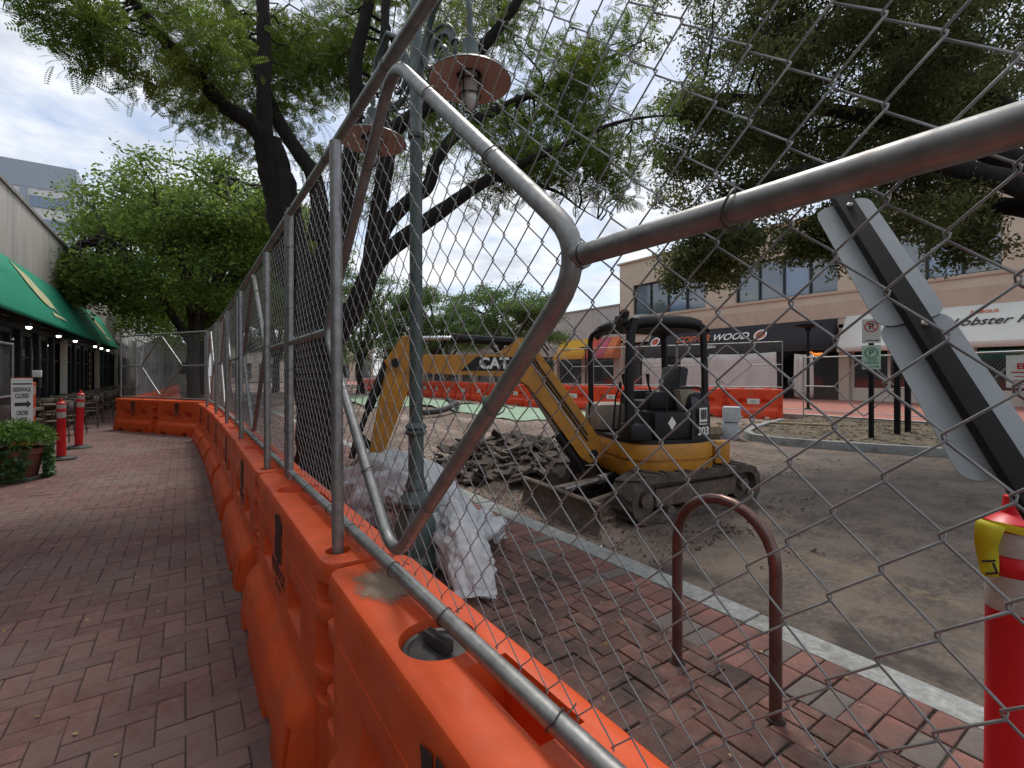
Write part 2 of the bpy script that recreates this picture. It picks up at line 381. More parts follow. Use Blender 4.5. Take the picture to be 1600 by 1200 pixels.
def link(name, me, parent=None, M=None):
    o = bpy.data.objects.new(name, me); COL.objects.link(o)
    if parent is not None: o.parent = parent
    if M is not None: o.matrix_local = M
    return o
def tag(o, label=None, cat=None, group=None, kind=None):
    if label: o['label'] = label
    if cat: o['category'] = cat
    if group: o['group'] = group
    if kind: o['kind'] = kind
    return o
def thing(name, label, cat, loc=(0, 0, 0), rz=0.0, group=None):
    o = bpy.data.objects.new(name, None); COL.objects.link(o)
    o.empty_display_size = 0.2
    o.location = loc; o.rotation_euler = (0, 0, rz)
    return tag(o, label, cat, group)
def copy_tree(root, label=None, loc=None, rz=None, skip=()):
    """copy a thing with its parts and sub-parts, sharing the meshes"""
    def rec(o, par):
        c = o.copy(); COL.objects.link(c); c.parent = par
        for ch in list(o.children):
            if ch.name.split('.')[0] not in skip: rec(ch, c)
        return c
    r = rec(root, None)
    if label: r['label'] = label
    if loc is not None: r.location = loc
    if rz is not None: r.rotation_euler = (0, 0, rz)
    return r
def fromnp(name, V, F, mats, mi=None, smooth=False):
    """fast mesh from numpy arrays, every face with the same number of corners"""
    me = bpy.data.meshes.new(name)
    nv, nf, k = len(V), len(F), F.shape[1]
    me.vertices.add(nv); me.vertices.foreach_set('co', np.asarray(V, dtype=np.float32).ravel())
    me.loops.add(nf * k); me.loops.foreach_set('vertex_index', np.asarray(F, dtype=np.int32).ravel())
    me.polygons.add(nf); me.polygons.foreach_set('loop_start', np.arange(nf, dtype=np.int32) * k)
    for m in (mats if isinstance(mats, (list, tuple)) else [mats]): me.materials.append(MATS[m])
    if mi is not None: me.polygons.foreach_set('material_index', np.asarray(mi, dtype=np.int32))
    me.polygons.foreach_set('use_smooth', np.full(nf, bool(smooth)))
    me.update(calc_edges=True)
    return me
def frame(right, up, org):
    r = Vector(right).normalized(); u = Vector(up); u = (u - r * u.dot(r)).normalized(); n = r.cross(u)
    M = Matrix((r, u, n)).transposed().to_4x4(); M.translation = Vector(org); return M
TXT = {}
def text_mesh(s, size, ext=0.0015, shear=0.0, m='text_black', bold=0.0, space=1.0):
    key = (s, size, ext, shear, m, bold)
    if key in TXT: return TXT[key]
    c = bpy.data.curves.new('lettering', 'FONT'); c.body = s; c.size = size; c.extrude = ext; c.shear = shear
    c.align_x = 'CENTER'; c.align_y = 'CENTER'; c.offset = bold; c.space_character = space; c.resolution_u = 3
    o = bpy.data.objects.new('lettering', c); COL.objects.link(o)
    dg = bpy.context.evaluated_depsgraph_get()
    me = bpy.data.meshes.new_from_object(o.evaluated_get(dg))
    bpy.data.objects.remove(o); bpy.data.curves.remove(c)
    me.materials.clear(); me.materials.append(MATS[m]); me.name = 'lettering'
    TXT[key] = me
    return me
def ordinal(i):
    W_ = ['first','second','third','fourth','fifth','sixth','seventh','eighth','ninth','tenth','eleventh','twelfth','thirteenth','fourteenth',
          'fifteenth','sixteenth','seventeenth','eighteenth','nineteenth','twentieth','twenty-first','twenty-second','twenty-third','twenty-fourth']
    return W_[i]
def fillet(P, r, seg=6, closed=True):
    P = [Vector(p) for p in P]; n = len(P); out = []
    for i in range(n):
        if not closed and i in (0, n - 1): out.append(P[i]); continue
        a, b, c = P[(i-1) % n], P[i], P[(i+1) % n]
        u = (a - b).normalized(); v = (c - b).normalized()
        p0 = b + u * r; p1 = b + v * r
        for k in range(seg + 1):
            t = k / seg; out.append(p0 * (1-t)**2 + b * 2*t*(1-t) + p1 * t*t)
    return out
rng = random.Random(7)
# ------------------------------------------------------------------ the ground
def street_material():
    m = bpy.data.materials.new('street_surface'); m.use_nodes = True
    t = m.node_tree; b = t.nodes['Principled BSDF']; L = t.links.new
    b.inputs['Roughness'].default_value = 0.9
    g = t.nodes.new('ShaderNodeNewGeometry'); sx = t.nodes.new('ShaderNodeSeparateXYZ'); L(g.outputs['Position'], sx.inputs[0])
    def nz(sc, det=8, ro=0.62, st=None):
        n = t.nodes.new('ShaderNodeTexNoise'); n.inputs['Scale'].default_value = sc; n.inputs['Detail'].default_value = det; n.inputs['Roughness'].default_value = ro
        v = g.outputs['Position']
        if st:
            mp = t.nodes.new('ShaderNodeMapping'); mp.inputs['Scale'].default_value = st; L(v, mp.inputs['Vector']); v = mp.outputs[0]
        L(v, n.inputs['Vector']); return n.outputs['Fac']
    def mth(op, a, b2, c=None):
        n = t.nodes.new('ShaderNodeMath'); n.operation = op
        for i, q in enumerate((a, b2, c)):
            if q is None: continue
            if isinstance(q, (int, float)): n.inputs[i].default_value = q
            else: L(q, n.inputs[i])
        return n.outputs[0]
    def rmp(v, lo, hi, a=0.0, z=1.0):
        n = t.nodes.new('ShaderNodeMapRange'); n.inputs['From Min'].default_value = lo; n.inputs['From Max'].default_value = hi
        n.inputs['To Min'].default_value = a; n.inputs['To Max'].default_value = z; L(v, n.inputs['Value']); return n.outputs[0]
    def mixc(f, a, c):
        n = t.nodes.new('ShaderNodeMix'); n.data_type = 'RGBA'
        L(f, n.inputs[0])
        for i, q in ((6, a), (7, c)):
            if isinstance(q, tuple): n.inputs[i].default_value = (*q, 1)
            else: L(q, n.inputs[i])
        return n.outputs[2]
    base = mixc(rmp(nz(2.2, 10, 0.7), 0.38, 0.62), (0.060, 0.046, 0.037), (0.150, 0.116, 0.091))
    base = mixc(rmp(nz(26, 4), 0.45, 0.72), base, (0.165, 0.135, 0.110))
    # soil left where the paving has been broken out
    soil = mixc(rmp(nz(1.6, 9, 0.7), 0.35, 0.66), (0.105, 0.072, 0.055), (0.225, 0.160, 0.124))
    soil = mixc(rmp(nz(0.55, 6, 0.6, (1, 0.35, 1)), 0.52, 0.62), soil, (0.300, 0.235, 0.185))
    soil = mixc(rmp(nz(7, 6), 0.56, 0.70), soil, (0.070, 0.050, 0.040))
    base = mixc(rmp(nz(0.8, 8, 0.65, (1, 2.6, 1)), 0.50, 0.62, 0.0, 0.75), base, (0.165, 0.122, 0.090))
    edge = mth('ADD', sx.outputs['Y'], mth('MULTIPLY', nz(0.9, 7), 3.4))
    edge = mth('SUBTRACT', edge, mth('MULTIPLY', sx.outputs['X'], 0.28))
    c = mixc(rmp(edge, 3.0, 4.9), base, soil)
    c = mixc(rmp(nz(3.4, 9, 0.72, (0.6, 1.5, 1)), 0.55, 0.66, 0.0, 0.8), c, (0.052, 0.038, 0.030))
    # oil and water stains beside the kerb, worn yellow bay line
    st = mth('MULTIPLY', rmp(nz(1.25, 8, 0.6, (1, 0.55, 1)), 0.53, 0.60), rmp(sx.outputs['X'], 3.2, 4.2, 1.0, 0.25))
    st = mth('MULTIPLY', st, rmp(edge, 3.9, 4.9, 0.85, 0.15))
    c = mixc(st, c, (0.030, 0.024, 0.020))
    ln = mth('COMPARE', mth('ADD', sx.outputs['X'], mth('MULTIPLY', sx.outputs['Y'], -0.12)), 4.26, 0.05)
    ln = mth('MULTIPLY', mth('MULTIPLY', ln, rmp(nz(14, 8, 0.75), 0.46, 0.66)), rmp(sx.outputs['Y'], 2.2, 2.5, 1.0, 0.0))
    c = mixc(mth('MULTIPLY', ln, 0.5), c, (0.34, 0.25, 0.10))
    L(c, b.inputs['Base Color'])
    bp = t.nodes.new('ShaderNodeBump'); bp.inputs['Strength'].default_value = 0.6; bp.inputs['Distance'].default_value = 0.03
    L(mth('ADD', mth('MULTIPLY', nz(38, 6), 0.5), mth('MULTIPLY', nz(5, 6), 1.2)), bp.inputs['Height']); L(bp.outputs[0], b.inputs['Normal'])
    MATS['street_surface'] = m
street_material()

def field_mesh(x0, x1, y0, y1, step, zf):
    xs = np.arange(x0, x1 + 1e-6, step); ys = np.arange(y0, y1 + 1e-6, step)
    X, Y = np.meshgrid(xs, ys, indexing='ij')
    Z = np.array([[zf(float(a), float(c)) for c in ys] for a in xs])
    V = np.stack([X, Y, Z], -1).reshape(-1, 3); ny = len(ys)
    i, j = np.meshgrid(np.arange(len(xs) - 1), np.arange(ny - 1), indexing='ij')
    a = (i * ny + j).ravel()
    return V, np.stack([a, a + ny, a + ny + 1, a + 1], -1)
ground = MB(); ground.add([(-300, -200, -0.5), (400, -200, -0.5), (400, 600, -0.5), (-300, 600, -0.5)], [(0, 1, 2, 3)])
tag(ground.build('ground', 'joint_sand', smooth=0), kind='structure')
def zstreet(x, y):
    k = min(1, max(0, (y - 3.2 - 0.2 * x + 1.0) / 2.0)) * (1 if y < 45 else 0)
    h = noise.noise((x * 0.55, y * 0.55, 3)) * 0.07 + noise.noise((x * 2.1, y * 2.1, 9)) * 0.06
    return -0.12 + noise.noise((x * 0.3, y * 0.3, 0)) * 0.008 + k * h
V, F = field_mesh(2.9, 17.9, -6, 44, 0.2, zstreet)
tag(link('street', fromnp('street', V, F, 'street_surface', smooth=True)), kind='structure')
far = MB(); far.add([(2.9, 44, -0.125), (18, 44, -0.125), (18, 300, -0.125), (2.9, 300, -0.125)], [(0, 1, 2, 3)])
far.add([(2.9, -60, -0.125), (18, -60, -0.125), (18, -6, -0.125), (2.9, -6, -0.125)], [(0, 1, 2, 3)])
tag(far.build('road_beyond', 'street_surface', smooth=0), kind='structure')

# --- brick paving: each brick has its own chamfered top and stands a little uneven
def brick_template(w, l, h=0.05, ch=0.003):
    a, c = l / 2, w / 2
    V = [(-a, -c, -h), (a, -c, -h), (a, c, -h), (-a, c, -h), (-a, -c, -ch), (a, -c, -ch), (a, c, -ch), (-a, c, -ch),
         (-a + ch, -c + ch, 0), (a - ch, -c + ch, 0), (a - ch, c - ch, 0), (-a + ch, c - ch, 0)]
    F = [(0, 1, 5, 4), (1, 2, 6, 5), (2, 3, 7, 6), (3, 0, 4, 7), (4, 5, 9, 8), (5, 6, 10, 9), (6, 7, 11, 10), (7, 4, 8, 11), (8, 9, 10, 11)]
    return np.array(V), np.array(F)
def herringbone(x0, x1, y0, y1, w):
    """(cx, cy, turned) of every brick of a 90 degree herringbone"""
    out = []
    for i in range(int(x0 / w) - 2, int(x1 / w) + 2):
        for j in range(int(y0 / w) - 2, int(y1 / w) + 2):
            t = (i - j) % 4
            if t == 0: cx, cy, q = (i + 1) * w, (j + 0.5) * w, 0
            elif t == 3: cx, cy, q = (i + 0.5) * w, (j + 1) * w, 1
            else: continue
            ex, ey = (w, w / 2) if q == 0 else (w / 2, w)
            if cy - ey < y0 or cy + ey > y1: continue
            a, b = max(cx - ex, x0), min(cx + ex, x1)          # bricks are cut at the edges of the field
            if b - a < 0.035: continue
            out.append(((a + b) / 2, cy, q, (b - a) / (2 * ex)))
    return out
ca, sa = math.cos(YAW), math.sin(YAW)
def inview(x, y):
    zc = x * sa + y * ca; xc = x * ca - y * sa
    if zc < 1.5: return None
    u = 800 + 750 * xc / zc; v = 584 + 1.46 * 750 / zc
    return zc if (-40 < u < 1640 and v < 1240) else None
def pave(parent, spots, w, l, m, top, jit, gap, seed, hide=None):
    """300 nearest visible bricks as parts of their own, the rest joined"""
    rn = random.Random(seed)
    TV, TF = brick_template(w - gap, l - gap)
    me = fromnp('brick', TV, TF, m)
    scored = []
    for s in spots:
        d = inview(s[0], s[1])
        if hide and hide(s[0], s[1]): d = None
        scored.append((d if d else 999 + rn.random(), s))
    scored.sort(key=lambda q: q[0])
    nv = len(TV); allV = []; allF = []
    for i, (d, (cx, cy, q, fr)) in enumerate(scored):
        z = top + rn.gauss(0, jit); rx, ry = rn.gauss(0, jit * 3), rn.gauss(0, jit * 3); rz = (PI / 2 if q else 0) + rn.gauss(0, jit * 2.5)
        E = Matrix.Translation((cx + rn.gauss(0, jit), cy + rn.gauss(0, jit), z)) @ Matrix.Rotation(rz, 4, 'Z') @ Matrix.Rotation(rx, 4, 'X') @ Matrix.Rotation(ry, 4, 'Y') @ Matrix.Diagonal((fr if q == 0 else 1, fr if q == 1 else 1, 1, 1))
        if i < 300 and d < 900:
            link('brick', me, parent, E)
        else:
            A = np.array(E); allV.append(TV @ A[:3, :3].T + A[:3, 3]); allF.append(TF + nv * len(allF))
    if allV:
        o = link('brick_field', fromnp('brick_field', np.concatenate(allV), np.concatenate(allF), m), parent); o['kind'] = 'stuff'
walk = MB(); walk.box((-1.6, 30, -0.078), (4.4, 80, 0.14)); walk_o = tag(walk.build('walkway', 'joint_sand', smooth=0), kind='structure')
pave(walk_o, herringbone(-3.78, 0.56, -0.4, 34, 0.102), 0.102, 0.204, 'walk_brick', 0.0, 0.0013, 0.0036, 1, lambda x, y: x > 0.30)
side = MB(); side.box((1.64, 30, -0.080), (2.08, 80, 0.14)); side_o = tag(side.build('sidewalk', 'joint_sand', smooth=0), kind='structure')
pave(side_o, herringbone(0.62, 2.262, -0.8, 24, 0.105), 0.105, 0.21, 'side_brick', 0.0, 0.0028, 0.0075, 2)
band = []
for k in range(250):
    for c in range(2):
        band.append((2.374 + 0.219 * c, -1.0 + 0.109 * k, 0, 1.0))
gb = [b_ for i, b_ in enumerate(band) if random.Random(i * 7 + 3).random() < 0.16]
bb = [b_ for b_ in band if b_ not in gb]
bd = MB(); bd.box((2.46, 14, -0.14), (0.46, 31, 0.01)); bd_o = tag(bd.build('paver_band', 'joint_sand', smooth=0), kind='structure')
pave(bd_o, bb, 0.109, 0.219, 'band_brick', 0.001, 0.0016, 0.008, 3)
pave(bd_o, gb, 0.109, 0.219, 'grey_brick', 0.001, 0.0016, 0.008, 4)

# --- granite kerb, one stone after the other
kb = bpy.data.objects.new('kerb', None); COL.objects.link(kb); tag(kb, kind='structure')
y = -3.0; rk = random.Random(11)
while y < 60:
    l = rk.uniform(1.3, 1.9); s = MB(); s.box((0, 0, 0), (0.19, l - 0.012, 0.30), bev=0.012)
    o = s.build('kerb_stone', 'granite', kb); o.location = (2.80 + rk.gauss(0, 0.004), y + l / 2, -0.145 + rk.gauss(0, 0.004)); y += l

# --- planted island across the street with its curved kerb
isl = [(11.05, 6.2), (10.95, 5.7), (11.05, 5.1), (11.35, 4.3), (11.8, 3.3), (12.2, 2.0), (12.4, 0.4), (12.5, -8), (17.9, -8), (17.9, 8.0), (14.5, 7.5), (12.4, 6.95)]
def islz(x, y): return 0.02 + 0.05 * noise.noise((x * 0.9, y * 0.9, 5)) + 0.03 * noise.noise((x * 3, y * 3, 1))
from mathutils.geometry import tessellate_polygon
b_ = MB(); b_.prism([((p[0] - 14.6) * 0.985 + 14.6, (p[1] - 1) * 0.985 + 1) for p in isl], -0.3, 0.0)
isl_o = tag(b_.build('planting_island', 'mulch', smooth=0), kind='structure')
ik = bpy.data.objects.new('island_kerb', None); COL.objects.link(ik); tag(ik, kind='structure')
ch = [Vector((p[0], p[1], 0)) for p in ([(15.5, 7.7), (14.0, 7.4), (12.6, 7.0), (11.6, 6.62), (11.05, 6.15), (10.92, 5.6), (11.05, 4.95), (11.4, 4.1), (11.85, 3.1), (12.2, 2.0), (12.42, 0.6), (12.5, -0.8), (12.5, -2.4)])]
for i in range(len(ch) - 1):
    a, c = ch[i], ch[i + 1]; d = c - a; mid = (a + c) / 2; s = MB(); s.box((0, 0, 0), (d.length + 0.02, 0.16, 0.3), bev=0.012)
    o = s.build('kerb_stone', 'granite', ik); o.location = (mid.x, mid.y, -0.10); o.rotation_euler = (0, 0, math.atan2(d.y, d.x))
fs = MB(); fs.box((24.2, 40, -0.08), (12.4, 160, 0.16)); fs_o = tag(fs.build('far_pavement', 'far_brick', smooth=0), kind='structure')
for xk in (18.1, 20.6):
    s = MB(); s.box((xk, 40, -0.06), (0.22, 160, 0.16), bev=0.01); tag(s.build('far_kerb', 'concrete', smooth=0), kind='structure')

# ------------------------------------------------------------------ restaurant on the left
FX = -3.8
lb = thing('restaurant_building', 'long grey concrete building with dark shopfront on the left of the brick walkway', 'building', (FX, 0, 0))
w = MB()
for k in range(24):                                                   # cast panels with open joints
    y0 = -6 + k * 4.0
    w.box((-0.25, y0 + 2.0, 5.00), (0.5, 3.985, 2.56), bev=0.01)
w.box((-0.6, 42, 4.9), (0.5, 96, 2.7))
w.build('upper_wall', 'concrete_wall', lb)
s = MB(); s.box((-0.26, 42, 6.33), (0.62, 96, 0.10)); s.build('coping', 'concrete', lb, 0)
s = MB(); s.box((-6, 42, 6.2), (11, 96, 0.1)); s.build('roof', 'concrete', lb, 0)
s = MB(); s.box((0.02, 42, 3.60), (0.10, 96, 0.20)); s.build('lintel', 'brown_dark', lb, 0)
s = MB(); s.box((-0.10, 42, 3.10), (0.16, 96, 0.82)); s.build('fascia', 'brown_dark', lb, 0)
s = MB(); s.box((-3.2, 42, 1.8), (0.1, 96, 3.6)); s.build('back_wall', 'dark_room', lb, 0)
s = MB(); s.box((-1.6, 42, 0.01), (3.2, 96, 0.02)); s.build('floor', 'teak_and_shade', lb, 0)
for k in range(12):
    s = MB(); s.box((0.02, 0, 1.35), (0.30, 0.30, 2.70), bev=0.012); o = s.build('column', 'cream', lb); o.location = (0, -0.1 + 8.0 * k, 0)
yy = 0.6
for k in range(44):                                                   # glazed bays with dark frames
    y0 = 0.3 + k * 2.0
    s = MB()
    for q in (0, 1.0): s.box((0, q, 1.35), (0.14, 0.22 if q == 0 else 0.10, 2.7))
    s.box((0, 0.6, 2.62), (0.12, 1.0, 0.16)); s.box((0, 0.6, 0.20), (0.12, 1.0, 0.40)); s.box((0, 0.6, 1.92), (0.10, 1.0, 0.06))
    f = s.build('window_frame', 'dark_frame', lb, 0); f.location = (-0.06, y0 + 0.5, 0)
    s = MB(); s.box((0, 1.02, 1.5), (0.012, 1.82, 2.1)); g_ = s.build('pane', 'pane_dark', f, 0)
    if k in (4, 7, 10, 13, 15):                                       # blinds and menus seen in the glass
        s = MB(); s.box((-0.25, 0.6, 1.35), (0.02, 0.7, 0.22)); s.build('window_card', 'cream', f, 0)
for k, yb in enumerate((14.3, 29.5)):                                 # column of yellow diamonds beside the doors
    s = MB()
    for q in range(7):
        s.prism([(0.16, 0), (0, 0.13), (-0.16, 0), (0, -0.13)], 0, 0.01, M=frame((0, 1, 0), (0, 0, 1), (0.11, yb, 0.55 + 0.30 * q)))
    o = s.build('diamond_panel', 'yellow_diamond', lb, 0)
s = MB()
for k in range(200):                                                  # scalloped valance above the glass
    y0 = 0.5 + 0.2 * k
    s.prism([(-0.1, 0.12), (-0.1, 0), (-0.06, -0.07), (0, -0.095), (0.06, -0.07), (0.1, 0), (0.1, 0.12)], 0, 0.02, M=frame((0, 1, 0), (0, 0, 1), (0.06, y0, 2.74)))
s.build('valance', 'dark_frame', lb, 0)

def green_awning(y0, y1, label, art):
    a = thing('awning', label, 'awning', (FX, 0, 0), 0, 'green awnings on the concrete building')
    s = MB(); n = int((y1 - y0) / 0.5)
    V = []; 
    for i in range(n + 1):
        yk = y0 + (y1 - y0) * i / n
        for (px, pz) in ((0.06, 4.42), (0.30, 3.90), (0.56, 3.36), (0.80, 2.86), (0.80, 2.76)):
            V.append((px - 0.006 * math.cos(i * PI * 0.5), yk, pz))
    F = [(i*5+j, (i+1)*5+j, (i+1)*5+j+1, i*5+j+1) for i in range(n) for j in range(4)]
    s.add(V, F); c = s.build('canopy', 'awning_green', a, 40)
    sol = c.modifiers.new('thick', 'SOLIDIFY'); sol.thickness = 0.01
    for yk in (y0 + 0.01, y1 - 0.01):
        s = MB(); s.prism([(0.06, 4.40), (0.79, 2.85), (0.79, 2.77), (0.06, 2.77)], -0.004, 0.004, M=frame((1, 0, 0), (0, 0, 1), (0, yk, 0)))
        s.build('side_flap', 'awning_green', a, 0)
    for i in range(int((y1 - y0) / 1.6) + 1):
        yk = y0 + 0.1 + i * 1.6
        s = MB(); s.tube([(0.05, yk, 4.35), (0.77, yk, 2.80), (0.05, yk, 2.80)], 0.014, 6); s.tube([(0.05, yk, 3.1), (0.77, yk, 2.80)], 0.012, 6)
        s.build('awning_bracket', 'dark_frame', a, 0)
    s = MB(); s.tube([(0.77, y0, 2.79), (0.77, y1, 2.79)], 0.016, 6); s.tube([(0.40, y0, 2.80), (0.40, y1, 2.80)], 0.012, 6); s.build('frame_bar', 'dark_frame', a, 0)
    for yk, sc in art:                                                 # printed plume shape with a line of lettering below
        T = frame((0, 1, 0), (-0.74, 0, 1.56), (0.452, yk, 3.62))
        s = MB()
        s.prism([(-1.55, 0.78), (-0.95, 0.66), (-0.20, 0.54), (0.42, 0.26), (0.95, 0.04), (1.05, -0.14), (1.25, -0.38), (0.80, -0.26), (0.30, -0.30), (-0.25, -0.16), (-0.85, 0.18), (-1.10, 0.44)], 0.0, 0.012, M=T @ Matrix.Scale(sc, 4))
        s.build('printed_plume', 'cream_print', a, 0)
        s = MB(); s.prism([(0.1, -0.44), (1.75, -0.48), (1.85, -0.58), (0.15, -0.56)], 0.0, 0.012, M=T @ Matrix.Scale(sc, 4)); s.build('printed_line', 'cream_print', a, 0)
    return a
green_awning(6.0, 23.8, 'nearer long green canvas awning with a large printed plume', [(18.6, 1.0), (9.5, 1.0)])
green_awning(23.95, 33.4, 'farther green canvas awning ending at the fence panel', [(29.6, 0.95)])
for i, (yl, zl) in enumerate([(9.0, 2.6), (12.8, 2.6), (16.2, 2.60), (19.5, 2.6), (22.1, 2.6), (26.5, 2.62), (28.3, 2.62), (30.5, 2.62)]):
    f = thing('awning_lamp', 'lit white spotlight under the green awnings, %s along from the near end' % ordinal(i), 'lamp', (FX + 0.66, yl, zl), 0, 'spotlights under the awnings')
    s = MB(); s.lathe([(0.02, 0.16), (0.03, 0.10), (0.055, 0.05), (0.06, 0.0)], 12); s.build('lamp_shade', 'dark_frame', f)
    s = MB(); s.lathe([(0.01, -0.06), (0.05, -0.04), (0.055, 0.0), (0.03, 0.02)], 12); s.build('bulb', 'bulb', f)
s = thing('wall_lantern', 'small pale box fixed to the concrete wall at the awning joint', 'fixture', (FX + 0.14, 24.0, 4.5))
q = MB(); q.box((0, 0, 0), (0.16, 0.26, 0.62), bev=0.02); q.build('housing', 'cream', s); q = MB(); q.tube([(0, 0, -0.3), (0.02, 0, -0.5)], 0.02, 6); q.build('conduit', 'dark_frame', s)

# ------------------------------------------------------------------ distant office block
ob = thing('office_block', 'pale multi-storey office block with blue ribbon windows beyond the concrete building', 'building', (-14.2, 100, 0))
s = MB(); s.box((-22, 12, 14.7), (44, 24, 29.4)); s.build('wall', 'office_wall', ob, 0)
s = MB(); s.box((-22, 12, 31.3), (44.3, 24.3, 3.8)); s.build('parapet', 'office_grey', ob, 0)
for r in range(5):
    z = 27.4 - r * 3.4
    for k in range(8):
        x = -2.9 - k * 5.4
        s = MB(); s.box((0, 0, 0), (4.4, 0.2, 1.75)); f = s.build('window', 'office_grey', ob, 0); f.location = (x, -0.05, z)
        for q in range(4):
            s = MB(); s.box((-1.62 + q * 1.08, -0.12, 0), (1.0, 0.04, 1.6)); s.build('pane', 'pane_blue', f, 0)
    for k in range(4):
        s = MB(); s.box((0, 0, 0), (0.2, 4.4, 1.75)); f = s.build('window', 'pane_blue', ob, 0); f.location = (0.05, 3 + k * 5.4, z)
for k in range(9):
    s = MB(); s.box((-0.3 - k * 5.4, -0.25, 14.6), (0.7, 0.5, 29.2)); s.build('pier', 'office_grey', ob, 0)

# ------------------------------------------------------------------ shops on the right
RX = 30.0
rb = thing('tan_shop_building', 'two-storey tan building with shop awnings across the street', 'building', (RX, 0, 0))
s = MB()
wins = [(20.1, 26.67), (11.9, 17.9), (5.4, 9.4), (-3.5, 2.5), (-12, -6)]
ys = [28.1] + [v for w_ in wins for v in (w_[1], w_[0])] + [-20]
for i in range(0, len(ys), 2):
    s.box((0.3, (ys[i] + ys[i+1]) / 2, 7.35), (0.6, ys[i] - ys[i+1], 2.5))
s.box((0.3, 4.05, 9.55), (0.6, 48.1, 1.9)); s.box((0.3, 4.05, 5.05), (0.6, 48.1, 2.1))
s.box((6.35, 27.86, 5.2), (11.4, 0.4, 10.4)); s.build('wall', 'tan_wall', rb, 0)
s = MB(); s.box((0.24, 4.05, 10.55), (0.8, 48.5, 0.14)); s.build('coping', 'tan_trim', rb, 0)
s = MB(); s.box((0.26, 4.05, 5.98), (0.70, 48.2, 0.12)); s.build('sill_course', 'tan_trim', rb, 0)
s = MB(); s.box((0.28, 4.05, 5.0), (0.66, 48.2, 0.9)); s.build('band_course', 'tan_trim', rb, 0)
s = MB(); s.box((6.0, 4, 10.3), (11.4, 47.5, 0.1)); s.build('roof', 'concrete', rb, 0)
s = MB(); s.box((5.0, 4, 5.2), (0.1, 47, 10)); s.build('back_wall', 'dark_room', rb, 0)
for (a, c) in wins:
    f = MB(); n = 4 if c - a > 5 else 3; wd = (c - a) / n
    for k in range(n + 1): f.box((0.25, a + k * wd, 7.35), (0.16, 0.10, 2.5))
    f.box((0.25, (a + c) / 2, 6.12), (0.16, c - a, 0.08)); f.box((0.25, (a + c) / 2, 8.56), (0.16, c - a, 0.08))
    fo = f.build('window', 'dark_frame', rb, 0)
    for k in range(n):
        s = MB(); s.box((0.30, a + (k + 0.5) * wd, 7.35), (0.02, wd - 0.1, 2.4)); s.build('pane', 'pane_sky' if (k + int(a)) % 3 else 'pane_blue', fo, 0)
# ground floor: piers, shopfronts, stall risers
for k, yk in enumerate((28.0, 24.6, 19.0, 11.6, 4.4, -3, -10)):
    s = MB(); s.box((0.3, yk, 2.1), (0.6, 0.5, 4.2)); s.build('pier', 'tan_wall', rb, 0)
for (a, c, m) in ((24.9, 27.7, 'brown_dark'), (19.3, 24.3, 'brown_dark'), (11.9, 18.7, 'brown_dark'), (4.7, 11.3, 'cream'), (-2.7, 4.1, 'cream'), (-9.7, -3.3, 'cream')):
    f = MB(); n = max(2, int((c - a) / 1.5)); wd = (c - a) / n
    for k in range(n + 1): f.box((0.40, a + k * wd, 1.7), (0.12, 0.12, 3.4))
    f.box((0.40, (a + c) / 2, 0.35), (0.20, c - a, 0.7)); f.box((0.40, (a + c) / 2, 2.75), (0.14, c - a, 0.12)); f.box((0.40, (a + c) / 2, 3.6), (0.16, c - a, 0.5))
    fo = f.build('shopfront', m, rb, 0)
    for k in range(n):
        s = MB(); s.box((0.44, a + (k + 0.5) * wd, 2.05), (0.02, wd - 0.12, 2.7)); s.build('pane', 'pane_dark', fo, 0)
for k in range(14):                                                    # what shows through the shop windows: shelves, posters, menus
    yk = -2 + k * 2.1
    s = MB(); s.box((1.2, yk, 0.9 + 0.3 * (k % 3)), (0.3, 1.3, 0.25)); s.build('counter', 'text_red' if k % 2 else 'cream', rb, 0)
me = text_mesh('Open', 0.34, 0.01, 0.2, 'neon'); link('neon_lettering', me, rb, frame((0, -1, 0), (0, 0, 1), (0.30, 13.2, 2.62)))

wing = thing('concrete_wing', 'lower grey concrete wing behind the yellow awning', 'building', (RX, 0, 0))
s = MB(); s.box((3, 50, 5.6), (6, 43.6, 3.2)); s.box((3.1, 50, 3.6), (5.8, 43.6, 0.9)); s.build('wall', 'concrete_wall', wing, 0)
s = MB(); s.box((3, 50, 7.25), (6.2, 43.8, 0.12)); s.build('coping', 'concrete', wing, 0)
for k in range(11):
    s = MB(); s.box((0.3, 28.6 + k * 4, 1.6), (0.5, 0.5, 3.2)); s.build('pier', 'tan_wall', wing, 0)
s = MB(); s.box((2.0, 50, 1.6), (0.1, 43, 3.2)); s.build('back_wall', 'dark_room', wing, 0)
for k in range(10):
    s = MB(); s.box((0.4, 30.6 + k * 4, 1.7), (0.02, 3.4, 2.8)); s.build('pane', 'pane_dark', wing, 0)

